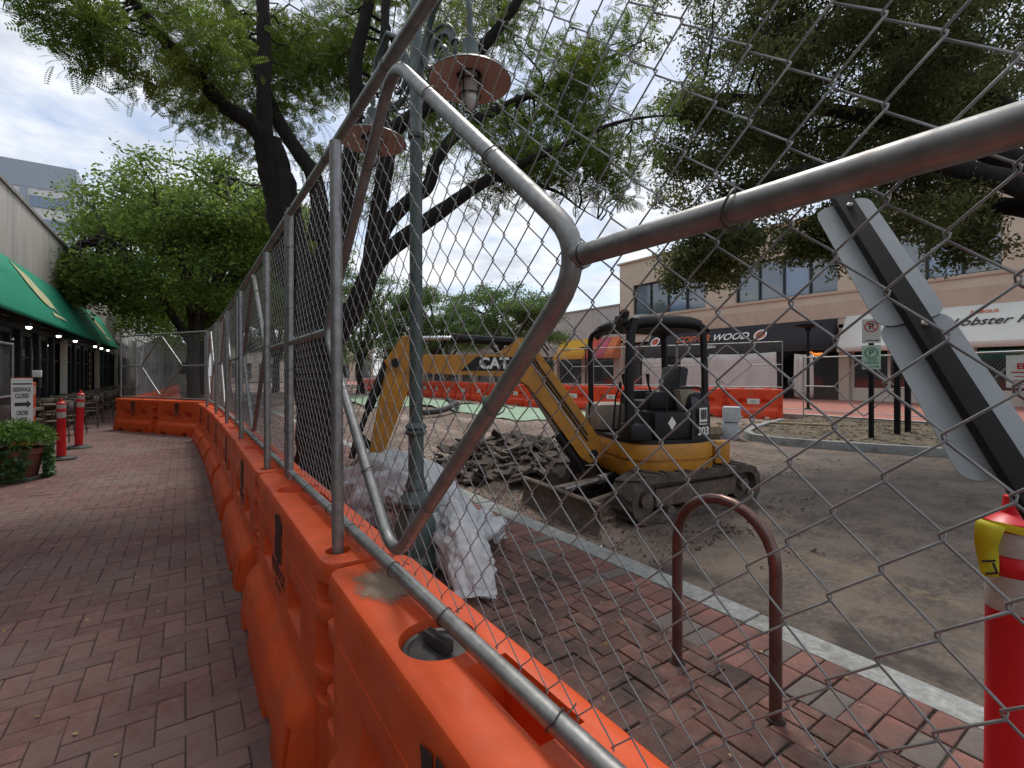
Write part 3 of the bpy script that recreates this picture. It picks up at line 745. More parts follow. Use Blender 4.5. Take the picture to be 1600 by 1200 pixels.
def shop_awning(name, label, y0, y1, m, zt=4.6, zb=2.76, out=1.2, val=0.0, mat_v=None):
    a = thing(name, label, 'awning', (RX, 0, 0), 0)
    s = MB()
    prof = [(-0.02, zt), (-out * 0.5, (zt + zb + val) / 2 + 0.03), (-out, zb + val)]
    if val: prof.append((-out, zb))
    n = 8; V = []
    for i in range(n + 1):
        for p in prof: V.append((p[0], y0 + (y1 - y0) * i / n, p[1]))
    k = len(prof)
    s.add(V, [(i*k+j, (i+1)*k+j, (i+1)*k+j+1, i*k+j+1) for i in range(n) for j in range(k - 1)])
    c = s.build('canopy', m, a, 30); so = c.modifiers.new('thick', 'SOLIDIFY'); so.thickness = 0.012
    for yk in (y0, y1):
        s = MB(); s.prism([(-0.02, zt - 0.02), (-out, zb + val - 0.01), (-out, zb), (-0.02, zb)], -0.006, 0.006, M=frame((1, 0, 0), (0, 0, 1), (0, yk, 0))); s.build('side_flap', m, a, 0)
    s = MB(); s.tube([(-out + 0.03, y0, zb + 0.02), (-out + 0.03, y1, zb + 0.02)], 0.02, 6); s.build('frame_bar', 'dark_frame', a, 0)
    return a
def on_slope(y, f, zt=4.6, zb=2.76, out=1.2, off=0.02):
    return frame((0, -1, 0), (out, 0, zt - zb), (-out * f - 0.02 - off, y, zt - (zt - zb) * f + 0.04))
aw = shop_awning('awning', 'long black canvas awning lettered in orange and white', 11.9, 24.7, 'awning_black')
link('lettering', text_mesh('COPPER', 0.74, 0.006, 0.12, 'text_orange', 0.008), aw, on_slope(20.75, 0.42))
link('lettering', text_mesh('WOOD', 0.74, 0.006, 0.12, 'text_white', 0.008), aw, on_slope(17.95, 0.42))
link('lettering', text_mesh('TAVERN', 0.30, 0.006, 0.0, 'text_white', 0.004), aw, on_slope(19.3, 0.76))
for yk in (15.95, 24.0):
    T = on_slope(yk, 0.42)
    s = MB(T); s.lathe([(0.40, 0.0), (0.40, 0.012), (0.31, 0.012), (0.31, 0.0)], 24, cap=False); o = s.build('logo_ring', 'text_white', aw, 0)
    s = MB(T); s.lathe([(0.27, 0.0), (0.27, 0.012), (0.17, 0.012), (0.17, 0.0)], 20, cap=False); s.prism([(-0.12, -0.1), (0.02, -0.12), (0.1, 0.02), (-0.02, 0.12), (-0.1, 0.05)], 0, 0.012); s.build('logo_mark', 'text_orange', aw, 0)
aw = shop_awning('awning', 'long cream white awning with black script lettering', -2.6, 11.45, 'awning_white', 4.65, 2.62, 1.2, 0.28)
link('lettering', text_mesh('Lobster Rolls', 0.62, 0.006, 0.40, 'text_black', 0.004), aw, on_slope(5.30, 0.50, 4.65, 2.9))
link('lettering', text_mesh('FAMOUS', 0.24, 0.006, 0.0, 'text_orange', 0.003), aw, on_slope(5.9, 0.24, 4.65, 2.9))
aw = shop_awning('awning', 'yellow shop awning at the end of the concrete wing', 31.4, 35.6, 'awning_yellow')
s = MB(on_slope(34.2, 0.55)); s.box((0, 0, 0), (1.3, 0.10, 0.01)); s.box((0, 0.2, 0), (0.5, 0.2, 0.01)); s.build('printed_mark', 'text_brown', aw, 0)
shop_awning('awning', 'narrow red shop awning beside the yellow one', 30.3, 31.35, 'awning_red')
shop_awning('awning', 'pink shop awning next to the black awning', 29.0, 30.25, 'awning_pink')
shop_awning('awning', 'coral orange shop awning at the corner of the tan building', 28.0, 28.95, 'awning_coral')
# pale sheets hung in front of the tavern
for k, (a, c, z1) in enumerate(((22.4, 24.6, 2.65), (19.0, 21.2, 2.6), (14.6, 19.0, 2.75), (12.6, 13.6, 2.6))):
    s = MB(); n = 24; V = []
    for i in range(n + 1):
        for j in range(7):
            yk = a + (c - a) * i / n
            V.append((0.05 * math.sin(i * 0.9 + j * 0.7) + 0.03 * math.sin(i * 2.3), yk, 0.15 + (z1 - 0.15) * j / 6 - 0.06 * math.sin(PI * i / n)))
    s.add(V, [(i*7+j, (i+1)*7+j, (i+1)*7+j+1, i*7+j+1) for i in range(n) for j in range(6)])
    o = s.build('screen_sheet', 'sheet_white', None, 60); o.location = (RX - 1.25, 0, 0)
    sol = o.modifiers.new('thick', 'SOLIDIFY'); sol.thickness = 0.004
    tag(o, ['pale cloth sheet farthest left under the black awning', 'pale cloth sheet behind the excavator seat', 'wide sagging pale cloth sheet under the black awning', 'narrow pale sheet nearest the tavern door'][k], 'sheet', 'sheets hung under the black awning')
# low building that closes the view down the street
cb = thing('far_shop_block', 'low brown shop block far down the street behind the trees', 'building', (6, 95, 0))
s = MB(); s.box((12, 4, 4), (26, 8, 8)); s.build('wall', 'tan_wall', cb, 0)
for k in range(6):
    s = MB(); s.box((2 + k * 4.2, -0.03, 2), (3, 0.1, 2.6)); f = s.build('window', 'dark_frame', cb, 0); s = MB(); s.box((2 + k * 4.2, -0.10, 2), (2.7, 0.03, 2.4)); s.build('pane', 'pane_dark', f, 0)
# ------------------------------------------------------------------ water-filled barriers
def cut(base, cutters, bev):
    """subtract closed shapes from a mesh and round the new edges"""
    o = bpy.data.objects.new('tmp', base); COL.objects.link(o)
    cs = []
    for i, c in enumerate(cutters):
        me = c.mesh('cut', 'orange_plastic', 0); co = bpy.data.objects.new('cut', me); COL.objects.link(co); cs.append(co)
        md = o.modifiers.new('b%d' % i, 'BOOLEAN'); md.operation = 'DIFFERENCE'; md.object = co; md.solver = 'EXACT'
    if bev:
        bv = o.modifiers.new('bev', 'BEVEL'); bv.width = bev; bv.segments = 2; bv.limit_method = 'ANGLE'; bv.angle_limit = R(38); bv.use_clamp_overlap = True
        bv.harden_normals = False
    dg = bpy.context.evaluated_depsgraph_get()
    me = bpy.data.meshes.new_from_object(o.evaluated_get(dg))
    bpy.data.objects.remove(o)
    for c in cs: bpy.data.objects.remove(c)
    me.shade_smooth(); me.set_sharp_from_angle(angle=R(40)); return me
def barrier_mesh(ht, m, tall=False):
    k = ht / 0.81
    half = [(0.262, 0.0), (0.252, 0.09), (0.238, 0.175), (0.230, 0.212), (0.220, 0.232), (0.206, 0.248), (0.176, 0.276), (0.162, 0.292), (0.153, 0.316), (0.150, 0.46),
            (0.148, 0.60), (0.146, 0.760), (0.144, 0.786), (0.137, 0.803), (0.124, 0.810)]
    half = [(a, b * k) for a, b in half]
    st = [(-0.905, 0, .50), (-0.898, 0, .70), (-0.880, 0, .86), (-0.850, 0, .955), (-0.810, 0, 1), (-0.790, .0, 1), (-0.778, .60, 1), (-0.750, .90, 1), (-0.700, 1, 1), (-0.4, 1, 1), (0, 1, 1), (0.4, 1, 1),
          (0.700, 1, 1), (0.750, .90, 1), (0.778, .60, 1), (0.790, 0, 1), (0.880, 0, 1), (0.898, 0, .95), (0.905, 0, .88)]
    V = []; n = len(half)
    for (y, tk, sh) in st:
        row = []
        for (a, z) in half:
            x = 0.150 + (a - 0.150) * tk if a > 0.150 else a
            row.append((x * sh, y, z))
        V += row + [(-p[0], p[1], p[2]) for p in reversed(row)]
    m2 = 2 * n; F = []
    for i in range(len(st) - 1):
        for j in range(m2):
            F.append((i*m2+j, i*m2+(j+1) % m2, (i+1)*m2+(j+1) % m2, (i+1)*m2+j))
    F.append(tuple(range(m2))[::-1]); F.append(tuple((len(st)-1)*m2+j for j in range(m2)))
    b = MB(); b.add(V, F); base = b.mesh('body', m, 0)
    C = []
    for sx in (-1, 1):
        for y in (-0.38, 0.38):                                   # hand and fork pockets in both faces
            c = MB(); w_, h_ = (0.165, 0.070) if not tall else (0.155, 0.070); zc = 0.455 * k
            X = sx * 0.152
            c.add([(X + sx*0.03, y-w_, zc-h_), (X + sx*0.03, y+w_, zc-h_), (X + sx*0.03, y+w_*0.85, zc+h_*1.5), (X + sx*0.03, y-w_*0.85, zc+h_*1.5),
                   (X - sx*0.115, y-w_*0.7, zc-h_*0.1), (X - sx*0.115, y+w_*0.7, zc-h_*0.1), (X - sx*0.115, y+w_*0.6, zc+h_*1.1), (X - sx*0.115, y-w_*0.6, zc+h_*1.1)],
                  [(0, 3, 2, 1), (4, 5, 6, 7), (0, 1, 5, 4), (1, 2, 6, 5), (2, 3, 7, 6), (3, 0, 4, 7)]); C.append(c)
        for ye in (-1, 1):                                        # slotted recess in each end of the toe
            c = MB(); c.box((sx * 0.252, ye * 0.735, 0.10), (0.07, 0.035, 0.20 * k)); C.append(c)
    for y in (-0.42, 0.42):
        c = MB(); c.box((0, y, 0.0), (0.8, 0.20, 0.15)); C.append(c)
    c = MB(); c.lathe([(0.092, ht - 0.038), (0.100, ht + 0.05)], 28, M=Matrix.Translation((-0.016, 0.335, 0))); C.append(c)
    c = MB(); c.box((0.034, 0.055, ht - 0.02), (0.105, 0.27, 0.30), M=Matrix.Rotation(0.0, 4, 'Z')); C.append(c)
    c = MB(); c.lathe([(0.044, ht - 0.14), (0.046, ht + 0.05)], 18, M=Matrix.Translation((-0.065, -0.770, 0))); C.append(c)
    for ye in (-1, 1):                                            # stepped recesses where neighbours interlock
        for z, h_ in ((0.695, 0.085), (0.52, 0.17), (0.36, 0.075)):
            for sx in (-1, 1):
                c = MB(); c.box((sx * 0.135, ye * 0.875, z * k), (0.12, 0.15, h_ * k)); C.append(c)
    return cut(base, C, 0.007)
BAR = barrier_mesh(0.81, 'orange_plastic')
BART = barrier_mesh(1.05, 'red_orange_plastic', True)
def emblem_mesh(sc):
    b = MB()
    b.prism([(-0.105, 0.10), (-0.05, 0.115), (-0.045, 0.02), (-0.06, -0.02), (-0.045, -0.10), (-0.09, -0.10), (-0.10, -0.03), (-0.085, 0.02)], 0, 0.001)
    b.prism([(-0.030, 0.125), (0.032, 0.125), (0.040, 0.06), (0.022, 0.03), (0.036, -0.02), (0.030, -0.12), (-0.028, -0.12), (-0.036, -0.02), (-0.020, 0.03), (-0.040, 0.06)], 0, 0.001)
    b.prism([(0.105, 0.10), (0.05, 0.115), (0.045, 0.02), (0.06, -0.02), (0.045, -0.10), (0.09, -0.10), (0.10, -0.03), (0.085, 0.02)], 0, 0.001)
    return b.mesh('emblem', 'black_print', 0)
EMB = emblem_mesh(1)
def make_barrier(label, group='orange barriers along the walkway'):
    t = thing('water_barrier', label, 'barrier', (0, 0, 0), 0, group)
    link('body', BAR, t)
    T = frame((0, -1, 0), (0.006, 0, 1), (-0.1505, 0.03, 0.635))
    link('emblem', EMB, t, T)
    link('lettering', text_mesh('YODOCK', 0.088, 0.0006, 0, 'black_print', 0.002), t, frame((0, -1, 0), (0.006, 0, 1), (-0.1515, 0.03, 0.475)))
    s = MB(); s.box((0, 0, 0), (0.20, 0.012, 0.001)); s.box((0, -0.022, 0), (0.16, 0.008, 0.001)); link('small_print', s.mesh('small_print', 'black_print', 0), t, frame((0, -1, 0), (0.006, 0, 1), (-0.1515, 0.03, 0.415)))
    for sx_ in (-1, 1):
        s = MB(); s.box((sx_ * 0.1478, 0.0, 0.640), (0.0035, 1.52, 0.004)); s.build('mould_seam', 'orange_plastic', t, 0)
    for z in (0.20, 0.53, 0.70):                                   # pin lugs
        s = MB(); s.box((0, -0.925, z), (0.17, 0.05, 0.060), bev=0.012); s.build('lug', 'orange_plastic', t)
    return t
RXB = 0.53
b0 = make_barrier('nearest orange plastic barrier, with a black filler cap and a mud stain on top')
b0.location = (RXB, 0.745, 0)
cap = MB(); cap.lathe([(0.087, 0.0), (0.090, 0.010), (0.084, 0.016), (0.075, 0.014), (0.070, 0.008), (0.0, 0.011)], 36, cap=False)
cp = cap.build('filler_cap', 'black_cap', b0); cp.location = (-0.016, 0.335, 0.774)
h = MB(); h.box((0, 0, 0.028), (0.026, 0.090, 0.030), bev=0.003); hd = h.build('cap_handle', 'black_cap', cp); hd.rotation_euler = (0, 0, R(12))
# dried mud on the top of the nearest barrier
m_ = bpy.data.materials.new('mud_film'); m_.use_nodes = True; tt = m_.node_tree; pb = tt.nodes['Principled BSDF']
pb.inputs['Base Color'].default_value = (0.30, 0.215, 0.15, 1); pb.inputs['Roughness'].default_value = 0.9
tco = tt.nodes.new('ShaderNodeTexCoord'); ln_ = tt.nodes.new('ShaderNodeVectorMath'); ln_.operation = 'LENGTH'; mp_ = tt.nodes.new('ShaderNodeMapping'); mp_.inputs['Scale'].default_value = (8.5, 6.2, 1)
tt.links.new(tco.outputs['Object'], mp_.inputs['Vector']); tt.links.new(mp_.outputs[0], ln_.inputs[0])
nn_ = tt.nodes.new('ShaderNodeTexNoise'); nn_.inputs['Scale'].default_value = 16; nn_.inputs['Detail'].default_value = 8; nn_.inputs['Roughness'].default_value = 0.75; tt.links.new(tco.outputs['Object'], nn_.inputs['Vector'])
ad_ = tt.nodes.new('ShaderNodeMath'); ad_.operation = 'MULTIPLY_ADD'; ad_.inputs[1].default_value = 1.5; tt.links.new(nn_.outputs['Fac'], ad_.inputs[0]); tt.links.new(ln_.outputs['Value'], ad_.inputs[2])
mr_ = tt.nodes.new('ShaderNodeMapRange'); mr_.inputs['From Min'].default_value = 1.25; mr_.inputs['From Max'].default_value = 1.62; tt.links.new(ad_.outputs[0], mr_.inputs['Value'])
tp_ = tt.nodes.new('ShaderNodeBsdfTransparent'); ms_ = tt.nodes.new('ShaderNodeMixShader'); tt.links.new(mr_.outputs[0], ms_.inputs[0]); tt.links.new(pb.outputs[0], ms_.inputs[1]); tt.links.new(tp_.outputs[0], ms_.inputs[2])
tt.links.new(ms_.outputs[0], tt.nodes['Material Output'].inputs['Surface']); MATS['mud_film'] = m_
md = MB(); md.add([(-0.105, -0.16, 0), (0.11, -0.16, 0), (0.11, 0.165, 0), (-0.105, 0.165, 0)], [(0, 1, 2, 3)])
mo = md.build('mud_patch', 'mud_film', b0, 0); mo.location = (-0.015, 0.70, 0.8118)
rows = [(0.53, 2.595, 0), (0.53, 4.445, 0), (0.53, 6.295, 0.006), (0.515, 8.145, 0.014), (0.48, 9.99, 0.03), (0.41, 11.83, 0.06)]
for i, (x, y, a) in enumerate(rows):
    copy_tree(b0, 'orange plastic barrier in the curving row, %s behind the nearest one' % ordinal(i), (x, y, 0), a, skip=('filler_cap', 'mud_patch'))
cd = Vector((-0.51, 0.86, 0)); cpos = Vector((0.44, 13.25, 0)); ca_ = math.atan2(-cd.x, cd.y)
for i in range(2):
    p = cpos + cd * (0.92 + 1.84 * i)
    o = copy_tree(b0, ['orange barrier of the cross row that blocks the walkway, end next to the fence row', 'orange barrier of the cross row that blocks the walkway, end nearest the restaurant'][i], p, ca_, skip=('filler_cap', 'mud_patch'))
lp = Vector((-1.18, 17.5, 0)); ld = Vector((0.045, 1, 0)).normalized()
for i in range(9):
    copy_tree(b0, 'orange barrier of the row beyond the cross fence, %s from it' % ordinal(i), lp + ld * (1.85 * i + 0.9), -0.045, skip=('filler_cap', 'mud_patch'))

# taller red-orange barriers across the street
def make_tall(label):
    t = thing('tall_barrier', label, 'barrier', (0, 0, 0), 0, 'red-orange barriers across the street')
    link('body', BART, t)
    s = MB(); s.box((-0.153, 0.0, 0.60), (0.014, 0.40, 0.19), bev=0.004); lb_ = s.build('label_plate', 'sign_white', t)
    s = MB()
    for k in range(2): s.box((-0.1605, 0.0, 0.575 + 0.05 * k), (0.002, 0.22 - 0.04 * k, 0.018))
    s.build('label_print', 'text_green', lb_, 0)
    for y in (-0.45, 0.45):
        s = MB(); s.box((0, y, 1.06), (0.16, 0.22, 0.05), bev=0.015); s.build('top_grip', 'red_orange_plastic', t)
    return t
fp = []; x, y = 16.95, 9.4
for k in range(6): fp.append((x, y, 0.332)); x -= 0.60; y += 1.74
x, y = 13.9, 19.9
for k in range(15): fp.append((x, y, 0.0)); y += 1.84
tb = make_tall('red-orange barrier at the right end of the row across the street')
tb.location = (fp[0][0], fp[0][1], -0.13); tb.rotation_euler = (0, 0, fp[0][2])
for i, (x, y, a) in enumerate(fp[1:]):
    copy_tree(tb, 'red-orange barrier across the street, %s from the right end of its row' % ordinal(i + 1), (x, y, -0.13), a)

# ------------------------------------------------------------------ chain link fence panels
PL, PH = 3.62, 1.60                                                 # panel length and height
def chainlink():
    w, hh = 0.0885, 0.0890; nw = int((PL - 0.05) / (w / 2)); nj = int((PH - 0.03) / (hh / 2)); n = 5; r = 0.00142
    allV = []; allF = []; base = 0
    y0 = -nw * w / 4; z0 = 0.012
    rn = random.Random(5)
    for k in range(nw):
        pts = []
        for j in range(nj + 1):
            right = (j + k) % 2 == 0
            y = y0 + (k + (1 if right else 0)) * w / 2; z = z0 + j * hh / 2
            d = 0.0019 if right else -0.0019
            pts.append((0.0022 if right else -0.0022, y + d * 0.9, z - 0.0026)); pts.append((-0.0018 if right else 0.0018, y + d, z + 0.0022))
        P = np.array(pts)
        ph = k * 0.11
        ny = np.array([noise.noise((p[1] * 1.7, p[2] * 2.1, 1.0)) for p in pts]); nz_ = np.array([noise.noise((p[1] * 1.3, p[2] * 1.6, 7.0)) for p in pts])
        nx = np.array([noise.noise((p[1] * 1.1, p[2] * 1.2, 4.0)) for p in pts])
        low = np.clip((0.30 - P[:, 2]) / 0.30, 0, 1)
        P[:, 1] += ny * 0.014 + low * 0.030 * np.sin(P[:, 1] * 2.3); P[:, 2] += nz_ * 0.011 - low * 0.020; P[:, 0] += nx * 0.016 + low * 0.020
        T = np.gradient(P, axis=0); T /= np.linalg.norm(T, axis=1)[:, None]
        U = np.cross(T, np.array([1.0, 0, 0])); U /= np.linalg.norm(U, axis=1)[:, None]; Wv = np.cross(T, U)
        ang = np.arange(n) * 2 * PI / n
        ring = P[:, None, :] + r * (np.cos(ang)[None, :, None] * U[:, None, :] + np.sin(ang)[None, :, None] * Wv[:, None, :])
        m = len(P); allV.append(ring.reshape(-1, 3))
        i = np.arange(m - 1)[:, None] * n; kk = np.arange(n)[None, :]
        F = np.stack([i + kk, i + (kk + 1) % n, i + n + (kk + 1) % n, i + n + kk], -1).reshape(-1, 4)
        allF.append(F + base); base += m * n
    return fromnp('chain_link', np.concatenate(allV), np.concatenate(allF), 'wire_zinc', smooth=True)
CHAIN = chainlink()
def make_panel(label):
    t = thing('chain_link_fence', label, 'fence', (0, 0, 0), 0, 'chain link panels standing on the barriers')
    r = 0.0205; a = PL / 2
    for z, nm in ((0.0, 'bottom_rail'), (PH, 'top_rail')):
        s = MB(); s.tube([(0, -a, z), (0, -a/2, z), (0, 0, z), (0, a/2, z), (0, a, z)], r, 16); s.build(nm, 'galvanised', t)
    for y in (-a, a):
        s = MB(); s.tube([(0, y, -0.06), (0, y, PH / 2), (0, y, PH + 0.03)], r, 16); s.build('end_post', 'galvanised', t)
    dm = fillet([(-0.002, 0, 0.035), (-0.002, -0.865, PH / 2), (-0.002, 0, PH - 0.035), (-0.002, 0.865, PH / 2)], 0.12, 7)
    s = MB(); s.tube([p + Vector((-0.004, 0, 0)) for p in dm], 0.0185, 14, closed=True); s.build('diamond_brace', 'galvanised', t)
    for sg in (-1, 1):
        s = MB(); s.tube([(-0.002, sg * 0.845, PH / 2), (0, sg * a, PH / 2)], 0.0175, 14); s.lathe([(0.024, -0.012), (0.021, 0.012)], 12, M=frame((1, 0, 0), (0, 0, 1), (0, sg * 0.83, PH / 2)))
        s.build('mid_rail', 'galvanised', t)
    o = link('chain_link', CHAIN, t); o.location = (0.024, 0, 0)
    # tie wires
    tm = MB(); ring = [(0.0235 * math.cos(q), 0.006 * math.sin(q * 2), 0.0235 * math.sin(q)) for q in np.linspace(0.5, 2 * PI + 0.2, 14)]
    tm.tube(ring + [(0.040, 0.004, 0.012), (0.052, 0.012, 0.004)], 0.0016, 5); me = tm.mesh('tie_wire', 'tie_steel', 60)
    for i in range(9):
        y = -a + 0.25 + i * 0.40
        for z in (0.0, PH): link('tie_wire', me, t, Matrix.Translation((0, y + 0.05 * math.sin(i * 3 + z), z)) @ Matrix.Rotation(0.3 * math.sin(i + z), 4, 'X'))
    for sg in (-1, 1):
        for i in range(4): link('tie_wire', me, t, Matrix.Translation((0, sg * a, 0.25 + i * 0.38)) @ Matrix.Rotation(R(90), 4, 'X'))
        for up in (-1, 1):
            for f in (0.3, 0.66):
                d = Vector((0, sg * 0.865, up * (PH / 2 - 0.035))); c = Vector((-0.004, 0, PH / 2 - up * (PH / 2 - 0.035))) + d * f
                link('tie_wire', me, t, Matrix.Translation(c) @ Matrix.Rotation(math.atan2(d.z, d.y), 4, 'X'))
        for f in (1.1, 1.45): link('tie_wire', me, t, Matrix.Translation((0, sg * f, PH / 2)))
    return t
p0 = make_panel('nearest chain link panel with its pipe diamond close in front of the camera')
PZ = 0.853
p0.location = (RXB + 0.005, 1.42, PZ)
ppos = [(0.535, 5.12, 0), (0.525, 8.80, 0.010), (0.46, 12.42, 0.030)]
for i, (x, y, a) in enumerate(ppos):
    copy_tree(p0, 'chain link panel on the walkway barriers, %s behind the nearest panel' % ordinal(i), (x, y, PZ), a)
c1 = cpos + cd * 1.84
copy_tree(p0, 'chain link panel with a clear pipe diamond across the walkway', (c1.x, c1.y, PZ), ca_)
for i in range(5):
    p = lp + ld * (3.7 * i + 1.85)
    copy_tree(p0, 'chain link panel beyond the cross fence along the restaurant side, %s from it' % ordinal(i), (p.x, p.y, PZ), -0.045)
for i in range(10):
    (x, y, a), (x2, y2, a2) = fp[2 * i], fp[2 * i + 1]
    copy_tree(p0, 'chain link panel above the red-orange barriers, %s from the right end' % ordinal(i), ((x + x2) / 2, (y + y2) / 2, 0.98), (a + a2) / 2 if i != 2 else 0.332)
def span(a, c, label):
    a, c = Vector(a), Vector(c); d = c - a; m = (a + c) / 2
    o = copy_tree(p0, label, (m.x, m.y, 0.06), math.atan2(-d.x, d.y)); o.scale = (1, d.length / 3.66, 1.22); o['group'] = 'chain link panels standing on the ground'
    return o
span((17.5, 8.0), (17.7, 4.5), 'chain link panel on the ground next to the right end of the red-orange barriers')
nsp = span((17.7, 4.4), (16.4, 1.0), 'chain link panel that carries the red and white entry sign')
span((16.4, 0.9), (15.0, -2.5), 'chain link panel at the right edge of the picture past the entry sign')
span((-2.72, 12.9), (-2.70, 9.4), 'chain link panel at the left edge of the picture behind the planter')

# free poles that stand in the barrier sockets
def pole(x, y, label, z1=1.60, lean=0):
    s = MB(); s.lathe([(0.0205, 0.0), (0.0215, 0.02), (0.0215, z1 - 0.01), (0.0205, z1), (0.017, z1), (0.017, z1 - 0.05)], 16, cap=False)
    o = s.build('support_pole', 'galvanised'); o.location = (x, y, 0.69); o.rotation_euler = (R(0.3), R(lean), 0)
    return tag(o, label, 'pole', 'galvanised poles in the barrier sockets')
pole(0.465, 1.825, 'tall galvanised pole in the socket just behind the nearest barrier', 1.62, -0.4)
for i, (x, y, a) in enumerate(rows[1:]):
    pole(x - 0.065, y - 0.77, 'galvanised pole in the barrier row, %s behind the tall near one' % ordinal(i), 1.60, rng.uniform(-0.6, 0.6))

# ------------------------------------------------------------------ near objects behind the fence
rk_ = MB(); pts = [(0, 0, -0.04)]
for k in range(0, 13):
    a = PI * k / 12; pts.append((0, 0.245 - 0.245 * math.cos(a), 0.63 + 0.245 * math.sin(a)))
pts.append((0, 0.49, -0.04)); rk_.tube([pts[0], (0, 0, 0.3)] + pts[1:-1] + [(0, 0.49, 0.3), pts[-1]], 0.0255, 18)
bk = thing('bike_rack', 'reddish brown inverted-U bike rack set in the brick sidewalk', 'bike rack', (2.06, 1.05, 0))
rk_.build('hoop', 'rust_rack', bk)
for y in (0, 0.49):
    s = MB(); s.lathe([(0.040, 0.0), (0.038, 0.004), (0.026, 0.006)], 18); o = s.build('dirt_collar', 'soil', bk); o.location = (0, y, 0.002)

def delineator(loc, label, h=1.07, lean=0, r=0.058, tape=True, base='black_rubber'):
    t = thing('delineator_post', label, 'delineator', loc, 0, 'red delineator posts')
    t.rotation_euler = (R(lean), R(lean * 0.4), 0.3)
    s = MB(); s.lathe([(r*1.12, 0.04), (r*1.08, 0.08), (r*1.02, h*0.5), (r, h-0.185), (r*1.10, h-0.175), (r*1.12, h-0.155), (r*1.04, h-0.140), (r, h-0.132), (r, h-0.060), (r*1.10, h-0.055), (r*1.08, h-0.035), (r*0.7, h-0.020), (r*0.42, h-0.014), (r*0.40, h), (r*0.34, h+0.035), (0.01, h+0.038)], 28)
    s.build('tube', 'delineator_red', t)
    if tape:
        for z0, z1 in ((h-0.130, h-0.062), (h-0.290, h-0.188)):
            s = MB(); s.lathe([(r*1.025, z0), (r*1.03, z0+0.002), (r*1.03, z1-0.002), (r*1.025, z1)], 28, cap=False); s.build('reflective_band', 'reflective_tape', t)
    s = MB(); s.lathe([(0.215, 0.0), (0.215, 0.025), (0.19, 0.04), (r*1.3, 0.055), (r*1.1, 0.075)], 8); s.build('base', base, t)
    return t
d0 = delineator((1.985, 0.335, 0), 'large red delineator post with yellow caution tape at the right edge')
s = MB(); V = []
for i in range(10):
    f = i / 9; sw = 0.022 * math.sin(f * 5.0)
    for q in (-1, 1):
        V.append((-0.066 - 0.006 * math.sin(f * 7), 0.052 + 0.010 * f + q * (0.030 - 0.012 * f) + sw * 0.3, 1.034 - 0.155 * f + 0.010 * q * math.sin(f * 5 + 1)))
s.add(V, [(2*i, 2*i+1, 2*i+3, 2*i+2) for i in range(9)]); ct = s.build('tape_end', 'caution_yellow', d0, 60)
ct.modifiers.new('t', 'SOLIDIFY').thickness = 0.001
s = MB(); V = []
for i in range(21):
    a = 2 * PI * i / 20
    for q in (-1, 1): V.append((0.0665 * math.cos(a), 0.0665 * math.sin(a), 1.022 + q * 0.011 + 0.004 * math.sin(a * 3)))
s.add(V, [(2*i, 2*i+1, 2*i+3, 2*i+2) for i in range(20)]); s.build('tape_wrap', 'caution_yellow', d0, 60)
s = MB(); s.box((0, 0, 0), (0.03, 0.006, 0.001)); s.box((0.008, -0.02, 0), (0.006, 0.03, 0.001)); s.box((-0.004, -0.034, 0), (0.026, 0.006, 0.001)); link('tape_print', s.mesh('p', 'text_black', 0), d0, frame((0, -1, 0.3), (0, 0, 1), (-0.075, 0.058, 0.925)))
delineator((-1.75, 11.07, 0), 'red delineator post beside the planter, nearer of the pair', 1.0)
delineator((-1.74, 12.6, 0), 'leaning red delineator post with two white bands, farther of the pair', 1.10, 3.0)

# sign post that leans behind the fence, seen from the back
A = Vector((1.369, 0.217, 1.212)); B = Vector((1.687, 0.667, 1.998)); ax = (B - A).normalized()
gpt = A - ax * (A.z / ax.z)
sp = thing('leaning_sign_post', 'leaning black sign post with two grey metal sign backs close behind the fence', 'sign', gpt)
view = ((A + B) / 2 - Vector((0, 0, 1.46))).normalized()
pw = ax.cross(view).normalized(); pv = pw.cross(ax).normalized()
wdir = (pw * math.cos(R(22)) - pv * math.sin(R(22))).normalized()
nrm = ax.cross(wdir).normalized()
if nrm.dot(view) > 0: nrm = -nrm
def local(p): return p - gpt
s = MB(); T = Matrix((wdir, nrm, ax)).transposed().to_4x4()
L_ = (B - gpt).length + 0.03
q = MB(T); q.box((0, 0.026, L_ / 2 - 0.15), (0.042, 0.038, L_ + 0.3), bev=0.003); q.build('post', 'post_black', sp)
dA = (A - gpt).length
def plate(z0, z1, hw, off):
    P = []; r_ = 0.035
    for cx, cy, a0 in ((hw - r_, z1 - r_, 0), (-hw + r_, z1 - r_, 90), (-hw + r_, z0 + r_, 180), (hw - r_, z0 + r_, 270)):
        for k in range(6): a = R(a0 + 18 * k); P.append((cx + r_ * math.cos(a), cy + r_ * math.sin(a)))
    m_ = MB(T @ frame((1, 0, 0), (0, 0, 1), (0, off, 0))); m_.prism(P, 0, 0.003); return m_
plate(dA + 0.045, dA + 0.475, 0.075, 0.000).build('sign_plate', 'sign_metal', sp, 30)
plate(dA + 0.462, dA + 0.945, 0.072, 0.0045).build('sign_plate', 'sign_metal', sp, 30)
for z in (0.42, 0.88):
    q = MB(T); q.lathe([(0.008, 0.0), (0.008, 0.008), (0.004, 0.010)], 8, M=frame((1, 0, 0), (0, 0, -1), (0, 0.045, dA + z))); q.build('bolt', 'worn_steel', sp)

